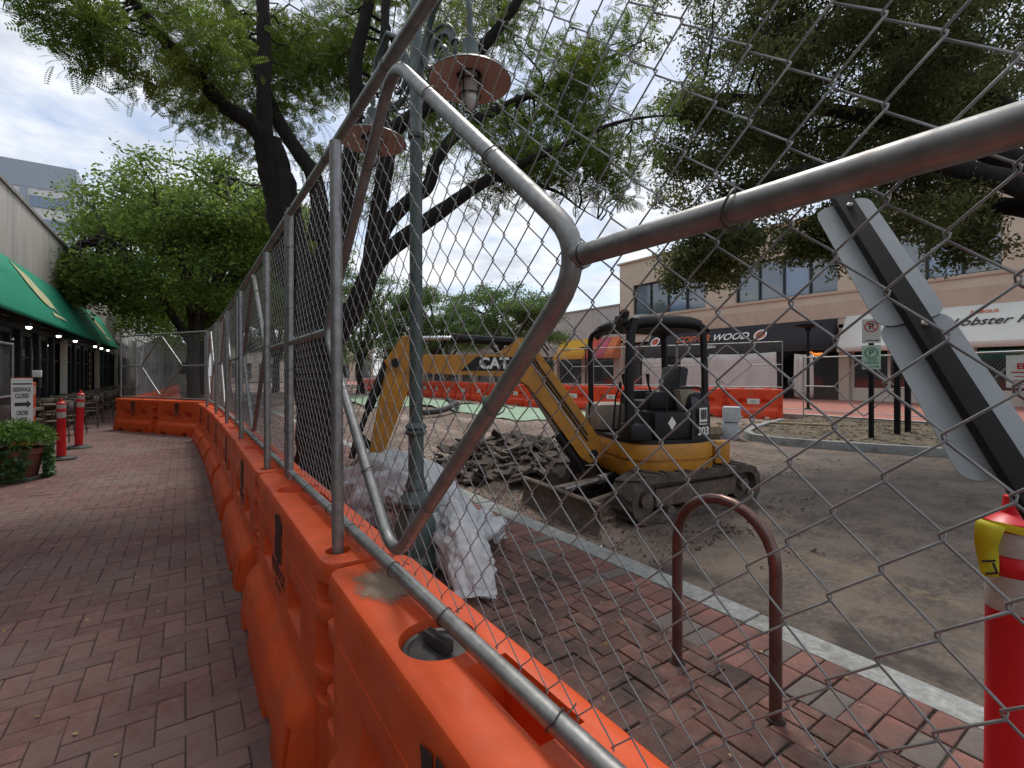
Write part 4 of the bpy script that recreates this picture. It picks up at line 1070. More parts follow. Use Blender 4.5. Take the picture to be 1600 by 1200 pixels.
# ------------------------------------------------------------------ street lamp with two hanging discs
lm = thing('street_lamp', 'dark green lamp post with two hanging pink-lined disc lamps', 'street lamp', (1.42, 3.36, 0))
s = MB(); s.lathe([(0.20, 0.0), (0.20, 0.10), (0.165, 0.14), (0.155, 0.36), (0.130, 0.40), (0.125, 0.47), (0.140, 0.49), (0.140, 0.52), (0.110, 0.55), (0.085, 0.60)], 8); s.build('base', 'lamp_green', lm, 30)
s = MB(); s.lathe([(0.080, 0.60), (0.085, 0.62), (0.072, 0.65), (0.058, 0.70), (0.056, 1.0), (0.076, 1.012), (0.082, 1.03), (0.066, 1.045), (0.082, 1.06), (0.076, 1.075), (0.050, 1.10), (0.047, 2.4), (0.045, 3.2), (0.060, 3.21), (0.062, 3.24), (0.046, 3.26), (0.044, 4.45), (0.02, 4.6)], 20); s.build('shaft', 'lamp_green', lm, 40)
adir = Vector((0.22, -0.975, 0)).normalized()
for sg in (-1, 1):
    d = adir * sg; e = d * 0.60
    arm = [Vector((0, 0, 3.55)) + d * 0.04, Vector((0, 0, 3.75)) + d * 0.06, Vector((0, 0, 4.05)) + d * 0.20, Vector((0, 0, 4.18)) + d * 0.38, Vector((0, 0, 4.05)) + d * 0.55, Vector((0, 0, 3.85)) + e, Vector((0, 0, 3.66)) + e]
    s = MB(); s.tube(arm, [0.026, 0.026, 0.024, 0.022, 0.020, 0.018, 0.018], 10); ar = s.build('arm', 'lamp_green', lm, 60)
    c = Vector((0, 0, 3.72)) + d * 0.26
    s = MB(); s.tube([c + d * 0.19 * math.cos(a) + Vector((0, 0, 0.19 * math.sin(a))) for a in np.linspace(0, 2 * PI, 25)[:-1]], 0.014, 8, closed=True)
    for a0 in (0, 2.1, 4.2):                                           # leaf scrolls in the ring
        s.tube([c + d * rr_ * math.cos(a0 + k * 0.42) + Vector((0, 0, rr_ * math.sin(a0 + k * 0.42))) for k, rr_ in enumerate(np.linspace(0.185, 0.03, 9))], list(np.linspace(0.030, 0.012, 9)), 6)
    s.tube([c - d * 0.2 - Vector((0, 0, 0.18)), c + d * 0.24 - Vector((0, 0, 0.13))], 0.010, 6)
    s.build('scroll_bracket', 'lamp_green', ar, 60)
    lo = Matrix.Translation(e)
    s = MB(lo); s.lathe([(0.015, 3.68), (0.05, 3.65), (0.055, 3.58), (0.10, 3.50), (0.11, 3.46), (0.262, 3.400), (0.272, 3.385)], 36, cap=False); sh = s.build('lamp_shade', 'lamp_green', lm, 40)
    s = MB(lo); s.lathe([(0.268, 3.384), (0.255, 3.392), (0.11, 3.42), (0.075, 3.43)], 36, cap=False); s.build('shade_lining', 'lamp_pink', sh, 50)
    s = MB(lo); s.lathe([(0.060, 3.43), (0.062, 3.36), (0.058, 3.28), (0.046, 3.22), (0.02, 3.19), (0.0, 3.188)], 20, cap=False); gl = s.build('globe', 'lamp_glass', lm, 50)
    s = MB(lo)
    for k in range(4):
        a = k * PI / 2 + 0.4; s.tube([(0.066 * math.cos(a), 0.066 * math.sin(a), 3.43), (0.070 * math.cos(a), 0.070 * math.sin(a), 3.30), (0.055 * math.cos(a), 0.055 * math.sin(a), 3.21), (0, 0, 3.175)], 0.005, 5)
    for z in (3.38, 3.29): s.tube([(0.071 * math.cos(a), 0.071 * math.sin(a), z) for a in np.linspace(0, 2 * PI, 17)[:-1]], 0.005, 5, closed=True)
    for a in (0, PI): s.lathe([(0.016, 3.39), (0.016, 3.41), (0.0, 3.42)], 8, M=Matrix.Translation((0.085 * math.cos(a), 0.085 * math.sin(a), 0)))
    s.build('cage', 'lamp_dark', gl, 50)

# ------------------------------------------------------------------ polythene dumped round the lamp
def drape(path, rad, seed, nseg=64, nr=56, squash=0.75, amp=0.20, m='poly_sheet', open_=0.16):
    """crumpled sheet wrapped over a bent path"""
    rn = random.Random(seed); P = [Vector(p) for p in path]
    def at(t):
        f = t * (len(P) - 1); i = min(int(f), len(P) - 2); u = f - i
        p0_, p1_, p2_, p3_ = P[max(0, i-1)], P[i], P[i+1], P[min(len(P)-1, i+2)]
        return 0.5 * ((2*p1_) + (p2_-p0_)*u + (2*p0_-5*p1_+4*p2_-p3_)*u*u + (3*p1_-p0_-3*p2_+p3_)*u**3)
    V = []
    for i in range(nseg + 1):
        t = i / nseg; c = at(t); d = (at(min(1, t+0.01)) - at(max(0, t-0.01))).normalized()
        sd_ = d.cross(Vector((0, 0, 1))); sd_ = sd_.normalized() if sd_.length > 1e-3 else Vector((1, 0, 0)); up = sd_.cross(d)
        rr = rad[min(len(rad)-1, int(t * len(rad)))] if False else np.interp(t, np.linspace(0, 1, len(rad)), rad)
        for j in range(nr + 1):
            a = -PI * (0.5 - open_) + 2 * PI * (1 - open_) * j / nr + 0.2
            fold = 1 + amp * math.sin(a * 5 + seed + 2.2 * math.sin(t * 5)) * 0.6 + amp * noise.noise((a * 1.9, t * 9, seed)) * 1.6 + amp * 0.9 * noise.noise((a * 6, t * 18, seed + 3)) + amp * 0.5 * abs(noise.noise((a * 14, t * 10, seed + 8)))
            q = c + sd_ * math.cos(a) * rr * fold + up * math.sin(a) * rr * fold * squash
            q.z = max(q.z, 0.004 + 0.01 * abs(math.sin(i * 1.7 + j)))
            V.append(q)
    k = nr + 1; s = MB(); s.add(V, [(i*k+j, (i+1)*k+j, (i+1)*k+j+1, i*k+j+1) for i in range(nseg) for j in range(nr)])
    return s, m
pl = thing('polythene_heap', 'heap of crumpled white polythene sheeting round the lamp base', 'sheeting', (1.5, 3.9, 0))
for nm, path, rad, sd_, sq in (('sheet', [(1.42, 4.95, 0.0), (1.44, 4.72, 0.32), (1.50, 4.42, 0.50), (1.60, 4.08, 0.50), (1.72, 3.65, 0.34), (1.68, 3.18, 0.20), (1.57, 2.80, 0.06)], [0.22, 0.25, 0.26, 0.27, 0.24, 0.17, 0.11], 1, 0.8),
                               ('sheet', [(1.24, 4.20, 0.06), (1.30, 4.14, 0.34), (1.46, 4.04, 0.48), (1.62, 3.88, 0.42), (1.78, 3.66, 0.22)], [0.10, 0.17, 0.20, 0.20, 0.12], 2, 0.9),
                               ('loose_flap', [(1.76, 3.30, 0.02), (1.90, 3.28, 0.20), (2.02, 3.36, 0.24), (2.12, 3.52, 0.10), (2.30, 3.62, 0.015)], [0.06, 0.13, 0.15, 0.12, 0.09], 5, 0.7),
                               ('loose_flap', [(1.72, 3.30, 0.36), (1.66, 3.02, 0.30), (1.58, 2.80, 0.14), (1.52, 2.66, 0.012)], [0.10, 0.13, 0.13, 0.12], 7, 0.5)):
    s, m_ = drape(path, rad, sd_, squash=sq); s.M = Matrix.Identity(4); s.v = [(p[0] - 1.5, p[1] - 3.9, p[2]) for p in s.v]
    s.build(nm, m_, pl, 180)
sc = MB(); V = [(0.03 * math.cos(a) * (1 + 0.4 * math.sin(3 * a)), 0.045 * math.sin(a) * (1 + 0.3 * math.cos(2 * a)), 0.02 + 0.015 * math.sin(4 * a)) for a in np.linspace(0, 2 * PI, 15)[:-1]] + [(0, 0, 0.035)]
sc.add(V, [(i, (i + 1) % 14, 14) for i in range(14)]); o = sc.build('paper_scrap', 'white_print', None, 60); o.location = (3.06, 3.10, -0.115); tag(o, 'scrap of white paper lying beside the kerb', 'litter')
# ------------------------------------------------------------------ mini excavator
EX = thing('mini_excavator', 'small yellow and black excavator with open canopy parked on the broken street', 'excavator', (4.85, 4.0, -0.12))
U = Matrix.Rotation(R(175), 4, 'Z')                      # undercarriage heading
Hh = Matrix.Rotation(math.atan2(0.361, -0.932), 4, 'Z')  # house and boom heading
def loop(xf, xr, rf, rr, n=12):
    P = []
    for k in range(n + 1): a = -PI / 2 + PI * k / n; P.append((xf + rf * math.cos(a), rf + rf * math.sin(a)))
    for k in range(n + 1): a = PI / 2 + PI * k / n; P.append((xr + rr * math.cos(a), rr + rr * math.sin(a)))
    return P
def resample(P, m):
    P = [Vector((p[0], p[1])) for p in P] + [Vector((P[0][0], P[0][1]))]
    L = [0]
    for i in range(1, len(P)): L.append(L[-1] + (P[i] - P[i-1]).length)
    out = []
    for k in range(m):
        t = L[-1] * k / m; i = max(j for j in range(len(L) - 1) if L[j] <= t); u = (t - L[i]) / max(1e-9, L[i+1] - L[i])
        p = P[i].lerp(P[i+1], u); d = (P[i+1] - P[i]).normalized(); out.append((p, d))
    return out
lug_m = MB(); lug_m.box((0, 0, 0), (0.050, 0.325, 0.022), bev=0.007); LUG = lug_m.mesh('track_lug', 'track_rubber', 30)
for sy in (-1, 1):
    Pl = loop(0.80, -0.80, 0.255, 0.245); smp = resample(Pl, 60)
    b = MB(U); V = []; F = []
    for (p, d) in smp:
        n_ = Vector((d.y, -d.x))
        for (off, yy_) in ((0.0, -0.165), (0.0, 0.165), (-0.085, 0.165), (-0.085, -0.165)):
            q = p + n_ * off; V.append((q.x, sy * 0.60 + yy_, q.y))
    for i in range(60):
        j = (i + 1) % 60
        for k in range(4): F.append((i*4+k, i*4+(k+1) % 4, j*4+(k+1) % 4, j*4+k))
    b.add(V, F); tr = b.build('track', 'track_rubber', EX, 30)
    for i in range(0, 60, 2):
        p, d = smp[i]; a = math.atan2(d.y, d.x); n_ = Vector((d.y, -d.x)); q = p + n_ * 0.008
        M = U @ Matrix.Translation((q.x, sy * 0.60, q.y)) @ Matrix.Rotation(-a, 4, 'Y') @ Matrix.Rotation(R(14 if i % 4 else -14), 4, 'Z')
        link('track_lug', LUG, tr, M)
    b = MB(U); b.box((0, sy * 0.60, 0.25), (1.30, 0.20, 0.20), bev=0.02); b.box((0, sy * 0.54, 0.25), (1.5, 0.16, 0.24)); b.build('track_frame', 'muddy_steel', EX, 30)
    for (x, r_, nm) in ((0.80, 0.185, 'idler_wheel'), (-0.80, 0.175, 'drive_sprocket')):
        b = MB(U @ Matrix.Translation((x, sy * 0.60, 0.25)) @ Matrix.Rotation(R(90), 4, 'X'))
        b.lathe([(r_, -0.06), (r_, 0.06), (r_*0.72, 0.07), (r_*0.68, 0.07), (r_*0.45, 0.07), (r_*0.42, 0.125), (r_*0.1, 0.13)], 20); b.lathe([(r_*0.45, -0.07), (r_*0.42, -0.125), (r_*0.1, -0.13)], 20)
        b.build(nm, 'muddy_steel', EX, 30)
    for x in (-0.45, -0.15, 0.15, 0.45):
        b = MB(U @ Matrix.Translation((x, sy * 0.60, 0.10)) @ Matrix.Rotation(R(90), 4, 'X')); b.lathe([(0.055, -0.13), (0.055, 0.13)], 12); b.build('track_roller', 'muddy_steel', EX, 30)
b = MB(U); b.box((0, 0, 0.30), (0.95, 0.95, 0.16), bev=0.02); b.lathe([(0.36, 0.38), (0.36, 0.44)], 24); b.build('car_body', 'machine_black', EX, 30)
# dozer blade on its two arms
b = MB(U); n = 8; V = []
for j in range(2):
    for i in range(n + 1):
        a = R(-38 + 76 * i / n); V.append((1.46 + 0.20 - 0.22 * math.cos(a) - (0.018 if j else 0), 0, 0.15 + 0.24 * math.sin(a)))
VV = [(p[0], y, p[2]) for y in (-0.74, 0.74) for p in V]; m_ = n + 1; F = []
for i in range(n):
    F += [(i, i+1, 2*m_+i+1, 2*m_+i), (m_+i, 3*m_+i, 3*m_+i+1, m_+i+1), (i, m_+i, m_+i+1, i+1), (2*m_+i, 2*m_+i+1, 3*m_+i+1, 3*m_+i)]
F += [(0, 2*m_, 3*m_, m_), (n, m_+n, 3*m_+n, 2*m_+n)]
b.add(VV, F); b.build('dozer_blade', 'muddy_steel', EX, 30)
b = MB(U); b.box((1.44, 0, 0.29), (0.06, 1.46, 0.035), bev=0.01); b.build('blade_lip', 'muddy_steel', EX, 30)
for y in (-0.30, 0.30):
    b = MB(U); b.tube([(0.45, y, 0.26), (0.95, y * 1.05, 0.22), (1.42, y * 1.2, 0.16)], [0.055, 0.05, 0.06], 6); b.build('blade_arm', 'muddy_steel', EX, 30)
b = MB(U); b.tube([(0.42, 0.05, 0.40), (0.85, 0.05, 0.36)], 0.050, 12); b.build('blade_cylinder', 'machine_black', EX, 30)
b = MB(U); b.tube([(0.84, 0.05, 0.36), (1.38, 0.05, 0.30)], 0.026, 10); b.tube([(0.80, 0.05, 0.365), (0.90, 0.05, 0.355)], 0.056, 12); b.build('cylinder_rod', 'worn_steel', EX, 30)
# house: yellow skirt, black deck and cowls
def plan(rx, w, xf, n=18):
    P = [(xf, -w * 0.5), (xf, w * 0.5), (xf - 0.02, w * 0.66), (xf - 0.07, w * 0.82), (xf - 0.16, w * 0.93), (xf - 0.28, w)]
    for k in range(n + 1):
        a = PI / 2 + PI * k / n; P.append((rx * math.cos(a) * 1.02 - 0.05, w * math.sin(a)))
    P += [(xf - 0.28, -w), (xf - 0.16, -w * 0.93), (xf - 0.07, -w * 0.82), (xf - 0.02, -w * 0.66)]; return P
b = MB(Hh)
P1, P2, P3 = plan(0.56, 0.70, 0.60), plan(0.62, 0.73, 0.64), plan(0.59, 0.71, 0.61)
rings = [(P1, 0.40), (P2, 0.47), (P2, 0.60), (P3, 0.605), (P3, 0.625), (P2, 0.63), (P2, 0.75), (P3, 0.80)]
n = len(P1); V = [(x, y, z) for P, z in rings for x, y in P]; F = [(i*n+k, i*n+(k+1) % n, (i+1)*n+(k+1) % n, (i+1)*n+k) for i in range(len(rings)-1) for k in range(n)]
F += [tuple(range(n))[::-1], tuple((len(rings)-1)*n+k for k in range(n))]
b.add(V, F); b.build('counterweight_skirt', 'cat_yellow', EX, 50)
b = MB(Hh); b.box((-0.60, 0.50, 0.66), (0.20, 0.12, 0.26), bev=0.02); b.build('rear_bumper', 'cat_yellow', EX, 35)
b = MB(Hh); b.prism([(x * 0.97, y * 0.97) for x, y in P2], 0.80, 0.845); b.build('deck', 'machine_black', EX, 35)
b = MB(Hh); b.box((0.18, 0.30, 0.858), (0.62, 0.62, 0.02)); b.build('floor_mat', 'tan_cover_sky_tint', EX, 0)
# rear engine cowl: rounded block round the back of the seat
b = MB(Hh); prof = [(0.845, 1.0), (1.05, 1.0), (1.20, 0.98), (1.30, 0.92), (1.35, 0.82), (1.365, 0.6)]
pl_ = [(-0.10, 0.70), (-0.10, -0.70)] + [(-0.10 + 0.55 * math.cos(a), 0.68 * math.sin(a)) for a in np.linspace(-PI * 0.58, -PI * 1.42, 13)]
n = len(pl_); cx = -0.45; V = [((x - cx) * k + cx, y * k, z) for z, k in prof for x, y in pl_]
F = [(i*n+k, i*n+(k+1) % n, (i+1)*n+(k+1) % n, (i+1)*n+k) for i in range(len(prof)-1) for k in range(n)] + [tuple((len(prof)-1)*n+k for k in range(n))]
b.add(V, F); cw = b.build('engine_cowl', 'machine_navy', EX, 45)
Tc = Hh @ frame((-1, 0.18, 0), (0, 0, 1), (-0.42, 0.672, 1.02))
link('lettering', text_mesh('303', 0.13, 0.002, 0, 'white_print', 0.003), EX, Hh @ frame((-0.949, -0.316, 0), (0, 0, 1), (-0.255, 0.686, 0.93)))
b = MB(Hh @ frame((-0.949, -0.316, 0), (0, 0, 1), (-0.255, 0.680, 1.10))); b.box((0, 0, 0), (0.13, 0.19, 0.006)); pt = b.build('id_plate', 'white_print', EX, 0)
b = MB(Hh @ frame((-0.949, -0.316, 0), (0, 0, 1), (-0.258, 0.687, 1.10)))
for x in (-0.035, 0, 0.035): b.box((x, 0.02, 0), (0.022, 0.11, 0.004))
b.box((0, -0.07, 0), (0.11, 0.016, 0.004)); b.build('plate_print', 'text_black', pt, 0)
# side cowl under the seat, seen from the street
b = MB(Hh); b.box((0.10, 0.50, 1.00), (0.50, 0.36, 0.31), bev=0.04); b.build('seat_box', 'machine_black', EX, 40)
b = MB(Hh @ frame((-1, 0, 0), (0, 0, 1), (0.14, 0.683, 1.03))); b.prism([(0.05, 0), (0, 0.075), (-0.05, 0), (0, -0.075)], 0, 0.004); b.build('diamond_decal', 'white_print', EX, 0)
b = MB(Hh); b.box((0.40, -0.46, 1.02), (0.50, 0.44, 0.36), bev=0.09); b.build('tank_cowl', 'tan_cover_sky_tint', EX, 45)  # tan here paints the sky's reflection into the cowl's colour
b = MB(Hh); b.box((0.50, 0.52, 0.93), (0.26, 0.30, 0.17), bev=0.03); b.build('step_cowl', 'machine_black', EX, 40)
# seat and controls
b = MB(Hh); b.box((-0.02, 0.02, 1.19), (0.50, 0.48, 0.13), bev=0.045); b.build('seat', 'seat_vinyl', EX, 50)
b = MB(Hh @ Matrix.Translation((-0.27, 0.02, 1.42)) @ Matrix.Rotation(R(-10), 4, 'Y')); b.box((0, 0, 0), (0.12, 0.46, 0.50), bev=0.05); b.build('seat_back', 'seat_vinyl', EX, 50)
for y in (-0.30, 0.34):
    b = MB(Hh); b.box((0.05, y, 1.26), (0.42, 0.15, 0.22), bev=0.05); b.build('control_console', 'machine_black', EX, 45)
    b = MB(Hh); b.tube([(0.20, y, 1.35), (0.24, y, 1.46), (0.25, y, 1.58)], [0.014, 0.014, 0.026], 8); b.build('joystick', 'machine_black', EX, 50)
for y in (-0.07, 0.09):
    b = MB(Hh); b.tube([(0.50, y, 0.86), (0.46, y, 1.30), (0.40, y, 1.42)], 0.012, 8); b.lathe([(0.02, 1.40), (0.022, 1.46), (0.012, 1.48)], 8, M=Matrix.Translation((0.40, y, 0))); b.build('travel_lever', 'machine_black', EX, 50)
b = MB(Hh); b.tube(fillet([(0.16, 0.60, 1.10), (0.16, 0.60, 1.42), (-0.30, 0.60, 1.42), (-0.30, 0.60, 1.25)], 0.08, 4, False), 0.014, 8); b.build('side_guard', 'machine_black', EX, 50)
b = MB(Hh @ Matrix.Translation((-0.16, 0.47, 1.26)) @ Matrix.Rotation(R(14), 4, 'Y')); b.box((0, 0, 0), (0.20, 0.18, 0.36), bev=0.07); b.build('arm_pad', 'tan_cover_sky_tint', EX, 50)
# canopy
for (x, y, tw) in ((0.55, 0.47, 0.090), (-0.42, 0.47, 0.064), (-0.46, -0.47, 0.070)):
    b = MB(Hh); b.tube([(x, y, 0.85), (x, y, 1.55), (x - 0.02 * (1 if x > 0 else -1), y, 2.05), (x - 0.08 * (1 if x > 0 else -1), y * 0.96, 2.20)], tw * 0.62, 8); b.build('canopy_post', 'machine_black', EX, 40)
b = MB(Hh); b.tube(fillet([(0.62, -0.47, 0.85), (0.64, -0.47, 2.08), (0.56, -0.20, 2.16), (0.50, 0.2, 2.18)], 0.12, 5, False), 0.036, 8); b.build('canopy_post', 'machine_black', EX, 40)
b = MB(Hh); n = 10; V = []
for i in range(n + 1):
    for j in range(n + 1):
        u, v = -1 + 2 * i / n, -1 + 2 * j / n
        V.append((0.06 + 0.56 * u * (1 - 0.05 * v * v), 0.53 * v * (1 - 0.05 * u * u), 2.29 - 0.09 * u**6 - 0.09 * v**6 - 0.02 * u * u))
k = n + 1; b.add(V, [(i*k+j, (i+1)*k+j, (i+1)*k+j+1, i*k+j+1) for i in range(n) for j in range(n)])
cnp = b.build('canopy_roof', 'machine_black', EX, 50); so = cnp.modifiers.new('t', 'SOLIDIFY'); so.thickness = 0.10; so.offset = -1
b = MB(Hh); b.lathe([(0.05, 2.27), (0.06, 2.33), (0.03, 2.36)], 10, M=Matrix.Translation((0.60, 0.45, -0.05))); b.box((0.62, 0.40, 2.20), (0.10, 0.14, 0.09), bev=0.02); b.build('work_lamp', 'machine_black', EX, 40)
# boom, stick, cylinders
def slab(poly, w, bev=0.012, y0=0.0):
    b = MB(Hh); n = len(poly); c = Vector((sum(p[0] for p in poly) / n, sum(p[1] for p in poly) / n))
    ins = []
    for p in poly:
        d = (c - Vector(p)); ins.append((p[0] + d.x / max(d.length, 1e-6) * bev, p[1] + d.y / max(d.length, 1e-6) * bev))
    V = [(p[0], y0 - w/2, p[1]) for p in ins] + [(p[0], y0 - w/2 + bev, p[1]) for p in poly] + [(p[0], y0 + w/2 - bev, p[1]) for p in poly] + [(p[0], y0 + w/2, p[1]) for p in ins]
    F = [tuple(range(n)), tuple(range(3*n, 4*n))[::-1]] + [(r_*n+k, r_*n+(k+1) % n, (r_+1)*n+(k+1) % n, (r_+1)*n+k) for r_ in range(3) for k in range(n)]
    b.add(V, F); return b
b = slab([(0.72, 0.56), (0.86, 0.50), (0.98, 0.58), (1.30, 1.02), (1.62, 1.44), (1.76, 1.53), (2.0, 1.56), (3.10, 1.60), (3.22, 1.64), (3.26, 1.72), (3.18, 1.79), (2.9, 1.79), (2.0, 1.80), (1.75, 1.83), (1.56, 1.80), (1.40, 1.70), (1.05, 1.24), (0.74, 0.80)], 0.17)
b.build('boom', 'cat_yellow', EX, 35)
for y in (-0.07, 0.07):
    b = slab([(1.42, 1.72), (1.60, 1.99), (1.74, 2.00), (1.98, 1.81), (1.75, 1.80)], 0.03, 0.004, y); b.build('cylinder_lug', 'cat_yellow', EX, 35)
b = slab([(2.93, 1.93), (2.98, 2.00), (3.06, 2.00), (3.20, 1.80), (3.30, 1.35), (3.43, 0.66), (3.42, 0.58), (3.36, 0.54), (3.31, 0.58), (3.03, 1.30), (2.99, 1.42), (2.97, 1.70)], 0.15)
b.build('stick', 'cat_yellow', EX, 35)
for x, z in ((3.13, 1.70), (3.385, 0.60), (0.82, 0.62)):
    b = MB(Hh @ Matrix.Translation((x, 0, z)) @ Matrix.Rotation(R(90), 4, 'X')); b.lathe([(0.05, -0.11), (0.05, 0.11)], 14); b.build('pin', 'machine_black', EX, 30)
b = MB(Hh); b.tube([(1.66, 0, 1.95), (2.50, 0, 1.985)], 0.050, 14); b.tube([(2.44, 0, 1.984), (2.52, 0, 1.987)], 0.058, 14); b.build('arm_cylinder', 'machine_black', EX, 40)
b = MB(Hh); b.tube([(2.50, 0, 1.986), (3.02, 0, 1.98)], 0.024, 12); b.build('cylinder_rod', 'chrome', EX, 40)
b = MB(Hh); b.tube([(0.95, 0, 0.44), (1.24, 0, 0.86)], 0.062, 14); b.build('boom_cylinder', 'machine_black', EX, 40)
b = MB(Hh); b.tube([(1.24, 0, 0.86), (1.56, 0, 1.36)], 0.030, 12); b.build('cylinder_rod', 'worn_steel', EX, 40)
b = MB(Hh); b.tube([(3.20, 0, 1.76), (3.43, 0, 1.18)], 0.052, 12); b.tube([(3.43, 0, 1.18), (3.53, 0, 0.90)], 0.030, 10); b.build('bucket_cylinder', 'machine_black', EX, 40)
b = MB(Hh); b.tube([(3.54, 0.09, 0.93), (3.40, 0.09, 0.78)], 0.028, 6); b.tube([(3.54, -0.09, 0.93), (3.40, -0.09, 0.78)], 0.028, 6); b.tube([(3.53, 0, 0.92), (3.60, 0, 0.66)], 0.035, 8); b.build('bucket_link', 'machine_black', EX, 40)
for y in (-0.22, 0.22):
    b = slab([(3.32, 0.62), (3.50, 0.68), (3.62, 0.58), (3.70, 0.40), (3.64, 0.22), (3.48, 0.14), (3.20, 0.13), (3.22, 0.30)], 0.02, 0.002, y); b.build('bucket_cheek', 'muddy_steel', EX, 35)
b = MB(Hh); pr = [(3.50, 0.68), (3.62, 0.58), (3.70, 0.40), (3.64, 0.22), (3.48, 0.14), (3.20, 0.13)]; V = [(p[0], y, p[1]) for y in (-0.22, 0.22) for p in pr]; b.add(V, [(i, i+1, 6+i+1, 6+i) for i in range(5)])
bs = b.build('bucket_shell', 'muddy_steel', EX, 40); bs.modifiers.new('t', 'SOLIDIFY').thickness = 0.02
for y in (-0.18, -0.06, 0.06, 0.18):
    b = MB(Hh); b.box((3.15, y, 0.135), (0.14, 0.05, 0.025), bev=0.006); b.build('bucket_tooth', 'muddy_steel', EX, 30)
for y, dz in ((0.095, 0.0), (0.10, -0.07)):                                # hydraulic hoses
    b = MB(Hh); b.tube([(0.9, y, 0.85 + dz), (1.2, y + 0.01, 1.25 + dz), (1.5, y, 1.66 + dz), (1.66, y, 1.92 + dz), (1.5, y - 0.02, 2.02 + dz), (1.38, y - 0.04, 1.86 + dz)], 0.011, 6); b.build('hose', 'black_rubber', EX, 60)
b = MB(Hh); b.prism([(2.42, 1.615), (2.24, 1.775), (1.78, 1.775), (1.70, 1.615)], 0.0, 0.002, M=frame((1, 0, 0), (0, 0, 1), (0, 0.0895, 0))); st = b.build('decal', 'machine_black', EX, 0)
link('lettering', text_mesh('CAT', 0.175, 0.002, 0, 'white_print', 0.006), EX, Hh @ frame((-1, 0, 0), (0, 0, 1), (2.04, 0.0915, 1.695)))

# ------------------------------------------------------------------ broken paving and other things on the street
def chunk(rn, sx, sy, sz):
    n = rn.randint(5, 7); P = []
    for k in range(n):
        a = 2 * PI * (k + rn.uniform(-0.25, 0.25)) / n; P.append((math.cos(a) * sx * rn.uniform(0.75, 1.1), math.sin(a) * sy * rn.uniform(0.75, 1.1)))
    b = MB(); V = [(x, y, -sz / 2 + rn.uniform(-0.1, 0.1) * sz) for x, y in P] + [(x * rn.uniform(0.88, 1.0), y * rn.uniform(0.88, 1.0), sz / 2 + rn.uniform(-0.15, 0.15) * sz) for x, y in P]
    b.add(V, [tuple(range(n))[::-1], tuple(range(n, 2*n))] + [(i, (i+1) % n, n + (i+1) % n, n + i) for i in range(n)]); return b
rr_ = random.Random(21)
CH = [chunk(rr_, rr_.uniform(0.07, 0.27), rr_.uniform(0.06, 0.20), rr_.uniform(0.025, 0.055)).mesh('asphalt_slab', 'asphalt_slab', 0) for _ in range(24)]
def pileh(x, y):
    return 0.37 * math.exp(-((x - 4.55) / 0.85) ** 2 - ((y - 6.6) / 0.75) ** 2) + 0.34 * math.exp(-((x - 5.3) / 0.9) ** 2 - ((y - 7.8) / 0.9) ** 2) + 0.10 * math.exp(-((x - 3.85) / 0.5) ** 2 - ((y - 5.9) / 0.5) ** 2)
c_ = 0
while c_ < 290:
    x, y = rr_.uniform(3.05, 7.0), rr_.uniform(4.9, 10.0)
    hgt = pileh(x, y)
    if hgt < rr_.uniform(0.005, 0.26): continue
    o = link('rubble_chunk', CH[c_ % 24]); zt = zstreet(x, y) + 0.03 + hgt * rr_.uniform(0.55, 1.0)
    o.location = (x, y, zt); o.rotation_euler = (rr_.gauss(0, 0.36), rr_.gauss(0, 0.36), rr_.uniform(0, 6.28)); k = rr_.uniform(0.6, 1.25); o.scale = (k, k, k)
    tag(o, 'broken slab of dark asphalt in the rubble heap left of the excavator', 'rubble', 'asphalt slabs in the rubble heap'); c_ += 1
V = []; F = []; base = 0                                               # crumbs and grit round the heap, mulch on the island
for _ in range(13000):
    q_ = rr_.random()
    if q_ < 0.45: x, y = rr_.gauss(4.7, 1.5), rr_.gauss(6.8, 1.8)
    elif q_ < 0.70: x, y = rr_.uniform(2.95, 4.6) + 2.2 * rr_.random() ** 3, rr_.uniform(2.6, 7)
    else: x, y = rr_.uniform(3.0, 10), rr_.uniform(3.5, 20)
    if x < 2.95 or y < 1.6 + 0.2 * (x - 3): continue
    s_ = rr_.uniform(0.006, 0.030); z = zstreet(x, y) + pileh(x, y) * rr_.uniform(0.3, 0.8)
    q = [(x + rr_.uniform(-s_, s_), y + rr_.uniform(-s_, s_), z + rr_.uniform(0, s_ * 1.2)) for _k in range(4)]
    V += q; F += [(base, base+1, base+2), (base, base+2, base+3), (base, base+3, base+1), (base+1, base+3, base+2)]; base += 4
o = link('grit', fromnp('grit', np.array(V), np.array(F), 'debris')); tag(o, 'loose grit and crumbs of broken paving over the street', 'rubble', kind='stuff')
pm = MB(); V = []; n = 18
for i in range(n + 1):
    for j in range(n + 1):
        x, y = 3.1 + 3.8 * i / n, 4.9 + 4.6 * j / n; V.append((x, y, -0.16 + pileh(x, y) * 0.85 + 0.03 * noise.noise((x * 4, y * 4, 0))))
pm.add(V, [(i*(n+1)+j, (i+1)*(n+1)+j, (i+1)*(n+1)+j+1, i*(n+1)+j+1) for i in range(n) for j in range(n)])
o = pm.build('spoil_heap', 'debris', None, 60); tag(o, 'mound of dark soil under the broken asphalt slabs', 'soil heap')
V = []; F = []; base = 0
